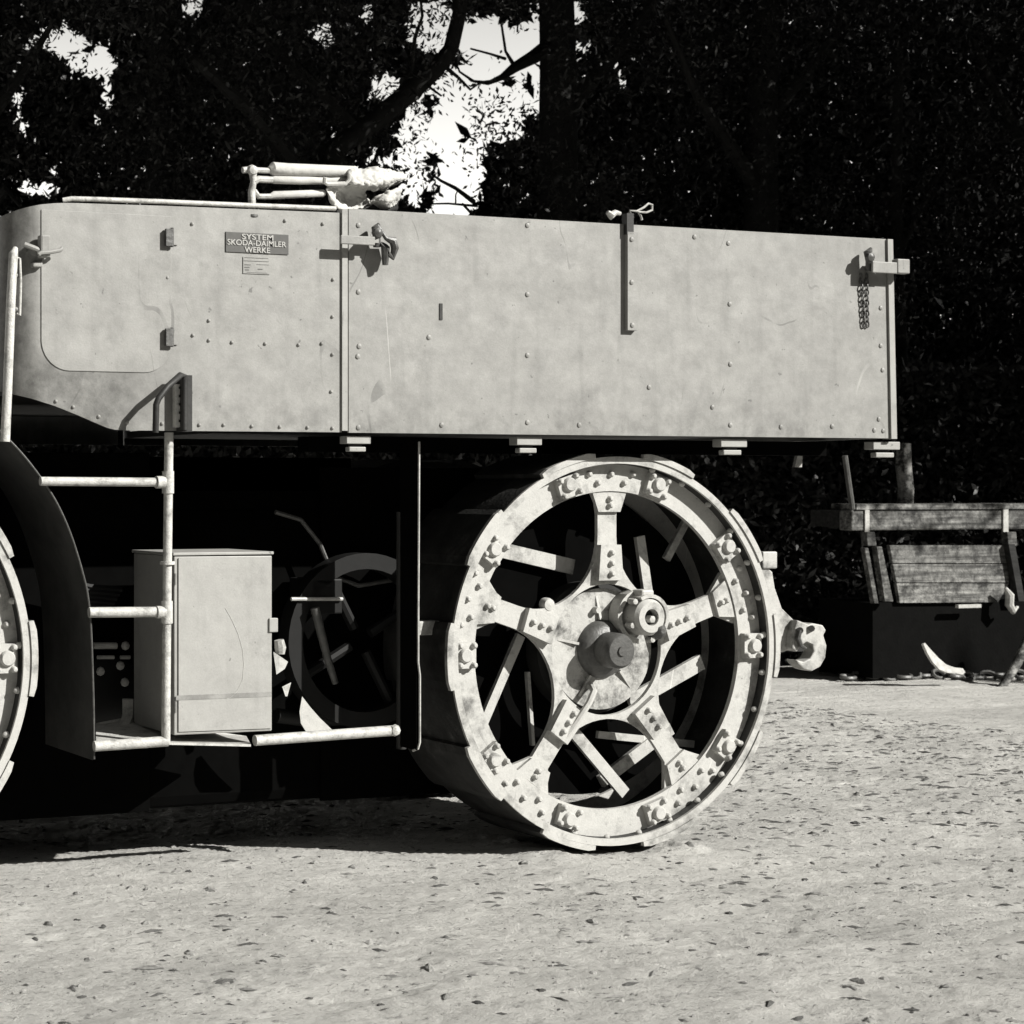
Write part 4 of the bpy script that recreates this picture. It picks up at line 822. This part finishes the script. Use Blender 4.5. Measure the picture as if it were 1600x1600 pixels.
litter('leaf_litter', 12000, M['clodd'], .003, .055, 'dry dark leaf litter strewn over the dirt yard', 12)
litter('soil_crumbs', 14000, M['crumb'], .003, .045, 'grey crumbs of dry soil scattered over the dirt yard', 15)
# ------------------------------------------------------------------ trees
def project(P):
    d = P - np.array(CAM); dep = d[:, 0]*CP + d[:, 1]*SP; r_ = d[:, 0]*SP - d[:, 1]*CP
    return FPX*r_/dep, HOR - FPX*d[:, 2]/dep
# openings between the crowns where the sky shows: (u, v, ru, rv, openness)
GAPS = [(760,60,48,37,1),(812,82,30,46,1),(745,112,52,22,.85),(838,52,22,40,.9),(702,205,24,60,1),(716,165,22,36,.85),(702,285,24,46,.95),(698,332,34,20,.55),(735,305,18,26,.45),
        (648,215,32,58,.42),(645,290,26,34,.45),(790,160,74,30,.27),(775,200,50,28,.2),(742,258,22,44,.22),(690,138,54,22,.36),(680,40,50,44,.28),(900,20,18,26,.75),(905,78,22,16,.6),(845,118,14,20,.8),
        (605,135,28,24,.5),(582,240,10,20,.7),(525,212,9,16,.7),(612,250,20,14,.6),(560,262,10,12,.8),(515,155,7,18,.55),(505,55,22,20,.4),(572,20,16,14,.5),
        (105,70,34,22,.95),(160,92,20,34,.95),(166,142,13,30,.9),(92,46,28,14,.48),(60,66,18,18,.4),(130,106,26,18,.42),(26,150,12,48,.4),(40,205,12,20,.6),(148,186,12,14,.5),(30,112,16,10,.5),
        (55,295,40,14,.55),(90,265,10,10,.5),(178,268,6,8,.6),(300,10,24,20,.35),(1275,33,6,7,.8),(970,120,7,28,.6),(1465,265,12,8,.5),(1450,240,6,6,.5),(1195,312,6,6,.6)]
def openness(P, jit=14, grow=1.0):
    u, v = project(P); u = u + rng.normal(0, jit*.6, len(u)); v = v + rng.normal(0, jit*.6, len(v)); o = np.zeros(len(u))
    for gu, gv, ru, rv, k in GAPS:
        d = np.sqrt(((u-gu)/(ru*grow + 10*(grow > 1)))**2 + ((v-gv)/(rv*grow + 10*(grow > 1)))**2); o = np.maximum(o, k*np.clip((1.15 - d)/.45, 0, 1))
    return o
def leaves(cent, L, Wd, droop=.5):
    n_ = len(cent); d = rng.normal(size=(n_, 3)); d[:, 2] -= droop; d /= np.linalg.norm(d, axis=1)[:, None]
    e = np.cross(d, rng.normal(size=(n_, 3))); e /= np.linalg.norm(e, axis=1)[:, None]
    g = np.cross(d, e); L = L*np.exp(rng.normal(0, .33, (n_, 1))); Wd = Wd*rng.uniform(.7, 1.25, (n_, 1))
    a = cent - d*L/2; b_ = cent + e*Wd/2 + g*Wd*.18; c_ = cent + d*L/2; f_ = cent - e*Wd/2 + g*Wd*.18
    return np.stack([a, b_, c_, f_], 1).reshape(-1, 3)
def leaf_obj(name, V, pale, parent=None, loc=(0, 0, 0), lm='leaf'):
    n_ = len(V)//4; me = bpy.data.meshes.new(name); V = V - np.array(loc)
    me.vertices.add(len(V)); me.vertices.foreach_set('co', V.astype(np.float32).ravel())
    me.loops.add(4*n_); me.loops.foreach_set('vertex_index', np.arange(4*n_, dtype=np.int32))
    me.polygons.add(n_); me.polygons.foreach_set('loop_start', np.arange(0, 4*n_, 4, dtype=np.int32)); me.polygons.foreach_set('loop_total', np.full(n_, 4, np.int32))
    me.materials.append(M[lm]); me.materials.append(M['leafp']); me.polygons.foreach_set('material_index', pale.astype(np.int32)); me.update(); me.validate()
    o = link(name, me, loc, parent); return o
def crown_points(blobs, per_m3, clump_r, leaf_n):
    out = []; pl = []
    for (x, y, z, rx, ry, rz) in blobs:
        nc = max(4, int(per_m3*rx*ry*rz*4.19)); p = rng.normal(size=(nc, 3)); p /= np.linalg.norm(p, axis=1)[:, None]; p *= (rng.random((nc, 1))**.45)
        c_ = p*np.array([rx, ry, rz]) + np.array([x, y, z]); c_ = c_[c_[:, 2] > .15]
        keep = rng.random(len(c_)) > openness(c_, 22); c_ = c_[keep]
        k = rng.normal(size=(len(c_), leaf_n, 3))*clump_r*np.array([1, 1, .8]) + c_[:, None, :]
        isp = (rng.random(len(c_)) < .018)[:, None] & (rng.random((len(c_), leaf_n)) < .3)
        q_ = k.reshape(-1, 3); isp = isp.reshape(-1); kk = (rng.random(len(q_)) > openness(q_, 9)*1.02) & (q_[:, 2] > .03); out.append(q_[kk]); pl.append(isp[kk])
    return np.concatenate(out), np.concatenate(pl)
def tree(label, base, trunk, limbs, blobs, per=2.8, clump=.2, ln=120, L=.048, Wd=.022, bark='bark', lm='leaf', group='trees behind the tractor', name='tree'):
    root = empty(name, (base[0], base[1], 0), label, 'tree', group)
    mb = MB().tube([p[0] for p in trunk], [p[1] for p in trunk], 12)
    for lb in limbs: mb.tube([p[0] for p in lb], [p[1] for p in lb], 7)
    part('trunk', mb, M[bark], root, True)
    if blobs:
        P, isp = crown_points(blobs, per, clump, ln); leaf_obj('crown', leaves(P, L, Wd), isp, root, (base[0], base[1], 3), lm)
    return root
def A(u, v, Y): return tuple(at(u, v, Y))
# tree with the leaning limb left of the sky gap
Y1 = 7.0; b1 = at(470, 1050, Y1)
tree('broad dark tree behind the folded hood, its limb leaning over to the right', b1, [((b1.x, Y1, -.1), .2), ((b1.x+.1, Y1, 1.4), .16), (A(520, 235, Y1), .11), (A(590, 185, Y1), .09), (A(640, 145, Y1-.1), .08), (A(680, 110, Y1-.2), .068), (A(705, 75, Y1-.2), .06), (A(718, 20, Y1-.3), .055), (A(725, -90, Y1-.3), .05)],
     [[(A(600, 180, Y1), .03), (A(645, 110, Y1-.1), .02), (A(648, 60, Y1-.2), .016), (A(660, 25, Y1-.2), .012), (A(655, -20, Y1-.2), .01)],
      [(A(648, 105, Y1-.1), .018), (A(662, 130, Y1-.2), .012), (A(690, 150, Y1-.3), .008)],
      [(A(560, 205, Y1), .06), (A(420, 60, Y1+.2), .04), (A(330, -80, Y1+.3), .03)],
      [(A(500, 300, Y1), .09), (A(400, 180, Y1-.4), .06), (A(300, 90, Y1-.6), .03)],
      [(A(690, 100, Y1-.2), .02), (A(715, 120, Y1-.25), .013), (A(735, 140, Y1-.3), .01), (A(752, 128, Y1-.3), .009), (A(800, 122, Y1-.3), .007)]],
     [(*at(380, 120, Y1), 1.5, 1.3, 1.5), (*at(560, 60, Y1), 1.2, 1.2, 1.4), (*at(620, 250, Y1), .7, .8, .8), (*at(700, -80, Y1), 1.6, 1.4, .9), (*at(280, 280, Y1+.6), 1.2, 1, 1.1), (*at(480, 330, Y1+.5), 1.3, .8, .8)])
# tree with the straight dark trunk right of the gap
Y2 = 7.6; b2 = at(878, 1040, Y2)
tree('dark tree with a straight upright trunk just right of the sky gap', b2, [((b2.x, Y2, -.1), .24), ((b2.x, Y2, 1.5), .2), (A(872, 330, Y2), .17), (A(872, 100, Y2), .15), (A(868, -60, Y2), .14), (A(866, -300, Y2), .1)],
     [[(A(860, 70, Y2), .07), (A(835, 88, Y2-.1), .06), (A(806, 104, Y2-.2), .045), (A(785, 120, Y2-.2), .028), (A(762, 130, Y2-.25), .018), (A(740, 127, Y2-.3), .012), (A(718, 112, Y2-.3), .009), (A(708, 85, Y2-.3), .006)],
      [(A(802, 100, Y2-.2), .018), (A(790, 80, Y2-.2), .012), (A(784, 40, Y2-.2), .01), (A(780, 10, Y2-.2), .008)],
      [(A(790, 92, Y2-.2), .014), (A(765, 84, Y2-.2), .01), (A(735, 76, Y2-.2), .008)],
      [(A(740, 315, Y2), .022), (A(712, 294, Y2-.1), .016), (A(690, 283, Y2-.2), .012), (A(674, 272, Y2-.2), .009)],
      [(A(745, 322, Y2), .012), (A(700, 318, Y2-.1), .009), (A(655, 319, Y2-.1), .006)], [(A(722, 318, Y2-.1), .01), (A(738, 335, Y2-.1), .012), (A(750, 350, Y2-.1), .012)],
      [(A(712, 318, Y2-.1), .007), (A(712, 304, Y2-.1), .006), (A(716, 296, Y2-.1), .005)],
      [(A(820, -10, Y2-.1), .012), (A(811, 18, Y2-.1), .009), (A(808, 50, Y2-.1), .007)],
      [(A(880, 180, Y2), .08), (A(980, 60, Y2-.2), .05), (A(1060, -60, Y2-.3), .04)]],
     [(*at(880, 240, Y2-.7), .45, .3, .6), (*at(885, 60, Y2-.7), .3, .3, .35), (*at(800, 210, Y2), .75, .8, .6), (*at(830, 300, Y2), .9, .9, .7), (*at(950, 120, Y2+.2), 1.0, 1, 1.2), (*at(1000, 260, Y2), 1.2, 1, 1.0), (*at(860, -60, Y2), 1.7, 1.3, .9), (*at(960, 340, Y2), 1.1, .8, .7)])
Y3 = 7.2; b3 = at(1180, 1040, Y3)
tree('dense dark tree rising behind the middle of the cargo box', b3, [((b3.x, Y3, -.1), .22), ((b3.x+.05, Y3, 1.6), .18), (A(1190, 200, Y3), .13), (A(1200, -100, Y3), .1)],
     [[(A(1188, 300, Y3), .07), (A(1090, 150, Y3-.3), .04), (A(1040, 30, Y3-.4), .02)], [(A(1192, 200, Y3), .06), (A(1300, 60, Y3-.2), .04), (A(1340, -60, Y3-.2), .02)]],
     [(*at(1120, 180, Y3), 1.4, 1.2, 1.3), (*at(1250, 60, Y3), 1.6, 1.3, 1.4), (*at(1240, 310, Y3), 1.5, 1.1, 1.0), (*at(1080, -40, Y3), 1.4, 1.2, .9)], lm='leafd')
Y4 = 6.6; b4 = at(1418, 1045, Y4+.5)
tree('slim dark tree standing close behind the wagon bed', b4, [((b4.x, Y4+.5, -.1), .075), (A(1415, 860, Y4+.5), .07), (A(1416, 770, Y4+.5), .062), (A(1412, 690, Y4+.5), .06), (A(1408, 560, Y4+.5), .055), (A(1400, 300, Y4+.5), .05), (A(1405, 60, Y4+.5), .035)],
     [[(A(1404, 400, Y4+.5), .03), (A(1450, 300, Y4+.3), .02), (A(1500, 220, Y4+.2), .01)]],
     [(*at(1430, 420, Y4), 1.0, .8, .9), (*at(1420, 150, Y4), 1.4, 1.1, 1.3), (*at(1500, 560, Y4+.2), 1.0, .7, .55), (*at(1430, -60, Y4), 1.4, 1.2, .9)], lm='leafd')
Y5 = 7.4; b5 = at(1640, 1035, Y5)
tree('tall dark leafy tree beyond the wagon at the right edge', b5, [((b5.x, Y5, -.1), .25), ((b5.x, Y5, 2), .2), (A(1630, 100, Y5), .15), (A(1620, -150, Y5), .1)],
     [[(A(1635, 300, Y5), .08), (A(1560, 150, Y5-.2), .04), (A(1520, 60, Y5-.3), .02)]],
     [(*at(1580, 300, Y5), 1.6, 1.2, 1.4), (*at(1600, 80, Y5), 1.7, 1.3, 1.4), (*at(1570, 520, Y5), 1.4, 1, 1.0), (*at(1700, 650, Y5+.3), 1.3, 1, .9), (*at(1760, 200, Y5), 1.6, 1.3, 1.7)], lm='leafd')
Y6 = 7.0; b6 = at(-60, 1080, Y6)
tree('dark bushy tree at the left edge around the ragged sky hole', b6, [((b6.x, Y6, -.1), .24), ((b6.x, Y6, 1.6), .2), (A(-50, 250, Y6), .15), (A(-30, 0, Y6), .12), (A(-20, -200, Y6), .08)],
     [[(A(-45, 220, Y6), .07), (A(30, 120, Y6-.2), .04), (A(80, 40, Y6-.3), .02)], [(A(-60, 380, Y6), .06), (A(10, 296, Y6-.4), .03), (A(32, 322, Y6-.5), .015)]],
     [(*at(60, 170, Y6), 1.2, 1.1, 1.0), (*at(30, 10, Y6), 1.6, 1.2, 1.0), (*at(180, 40, Y6), 1.2, 1.1, 1.1), (*at(230, 200, Y6+.2), 1.1, 1, 1.0), (*at(40, 310, Y6+.3), 1.4, .9, .8), (*at(-120, 180, Y6), 1.5, 1.3, 1.6)])
Y7 = 9.5; b7 = at(250, 1000, Y7)
tree('dark tree farther back between the left sky hole and the leaning limb', b7, [((b7.x, Y7, -.1), .25), ((b7.x, Y7, 2), .2), (A(260, 150, Y7), .16), (A(262, -200, Y7), .1)], [[(A(258, 300, Y7), .08), (A(340, 150, Y7), .05), (A(380, 20, Y7), .03)]],
     [(*at(260, 120, Y7), 1.8, 1.3, 1.8), (*at(420, 220, Y7), 1.6, 1.3, 1.5), (*at(330, -60, Y7), 2, 1.4, 1.2), (*at(540, 120, Y7), 1.2, 1.2, 1.6)], per=2.4, L=.06, Wd=.026)
# shade-side undergrowth and the far wood, both beyond counting
def mass(name, label, n_, box, L, Wd, kind='stuff', clear=1.0):
    P = np.stack([rng.uniform(box[i][0], box[i][1], n_) for i in range(3)], -1)
    P = P[openness(P, 8, clear) < (.04 if clear != 1 else rng.random(len(P)))]
    P = P[~((P[:, 2] < .02))]
    o = leaf_obj(name, leaves(P, L, Wd, .3), rng.random(len(P)) < .0008, lm='leafd'); tag(o, label, 'foliage', kind=kind)
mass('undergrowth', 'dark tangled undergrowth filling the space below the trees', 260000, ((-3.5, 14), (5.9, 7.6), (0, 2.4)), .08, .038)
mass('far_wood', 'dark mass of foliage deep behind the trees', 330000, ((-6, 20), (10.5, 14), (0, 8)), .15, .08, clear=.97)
# the wood goes on round the yard, unseen; boughs added above for shade
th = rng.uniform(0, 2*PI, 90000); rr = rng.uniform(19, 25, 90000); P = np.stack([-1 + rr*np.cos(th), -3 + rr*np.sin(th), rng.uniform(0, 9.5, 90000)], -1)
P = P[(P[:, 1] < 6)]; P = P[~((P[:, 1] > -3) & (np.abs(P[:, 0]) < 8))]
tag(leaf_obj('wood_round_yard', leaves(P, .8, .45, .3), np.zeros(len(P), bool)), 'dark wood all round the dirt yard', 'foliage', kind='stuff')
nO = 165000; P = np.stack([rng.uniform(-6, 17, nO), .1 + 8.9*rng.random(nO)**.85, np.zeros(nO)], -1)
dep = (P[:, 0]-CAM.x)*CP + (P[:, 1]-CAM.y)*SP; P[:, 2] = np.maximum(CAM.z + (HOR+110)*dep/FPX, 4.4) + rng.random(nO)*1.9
tag(leaf_obj('shade_boughs', leaves(P, .17, .075, .3), np.zeros(nO, bool)), 'unseen dark leafy boughs added above the frame to shade the trees', 'foliage', kind='stuff')
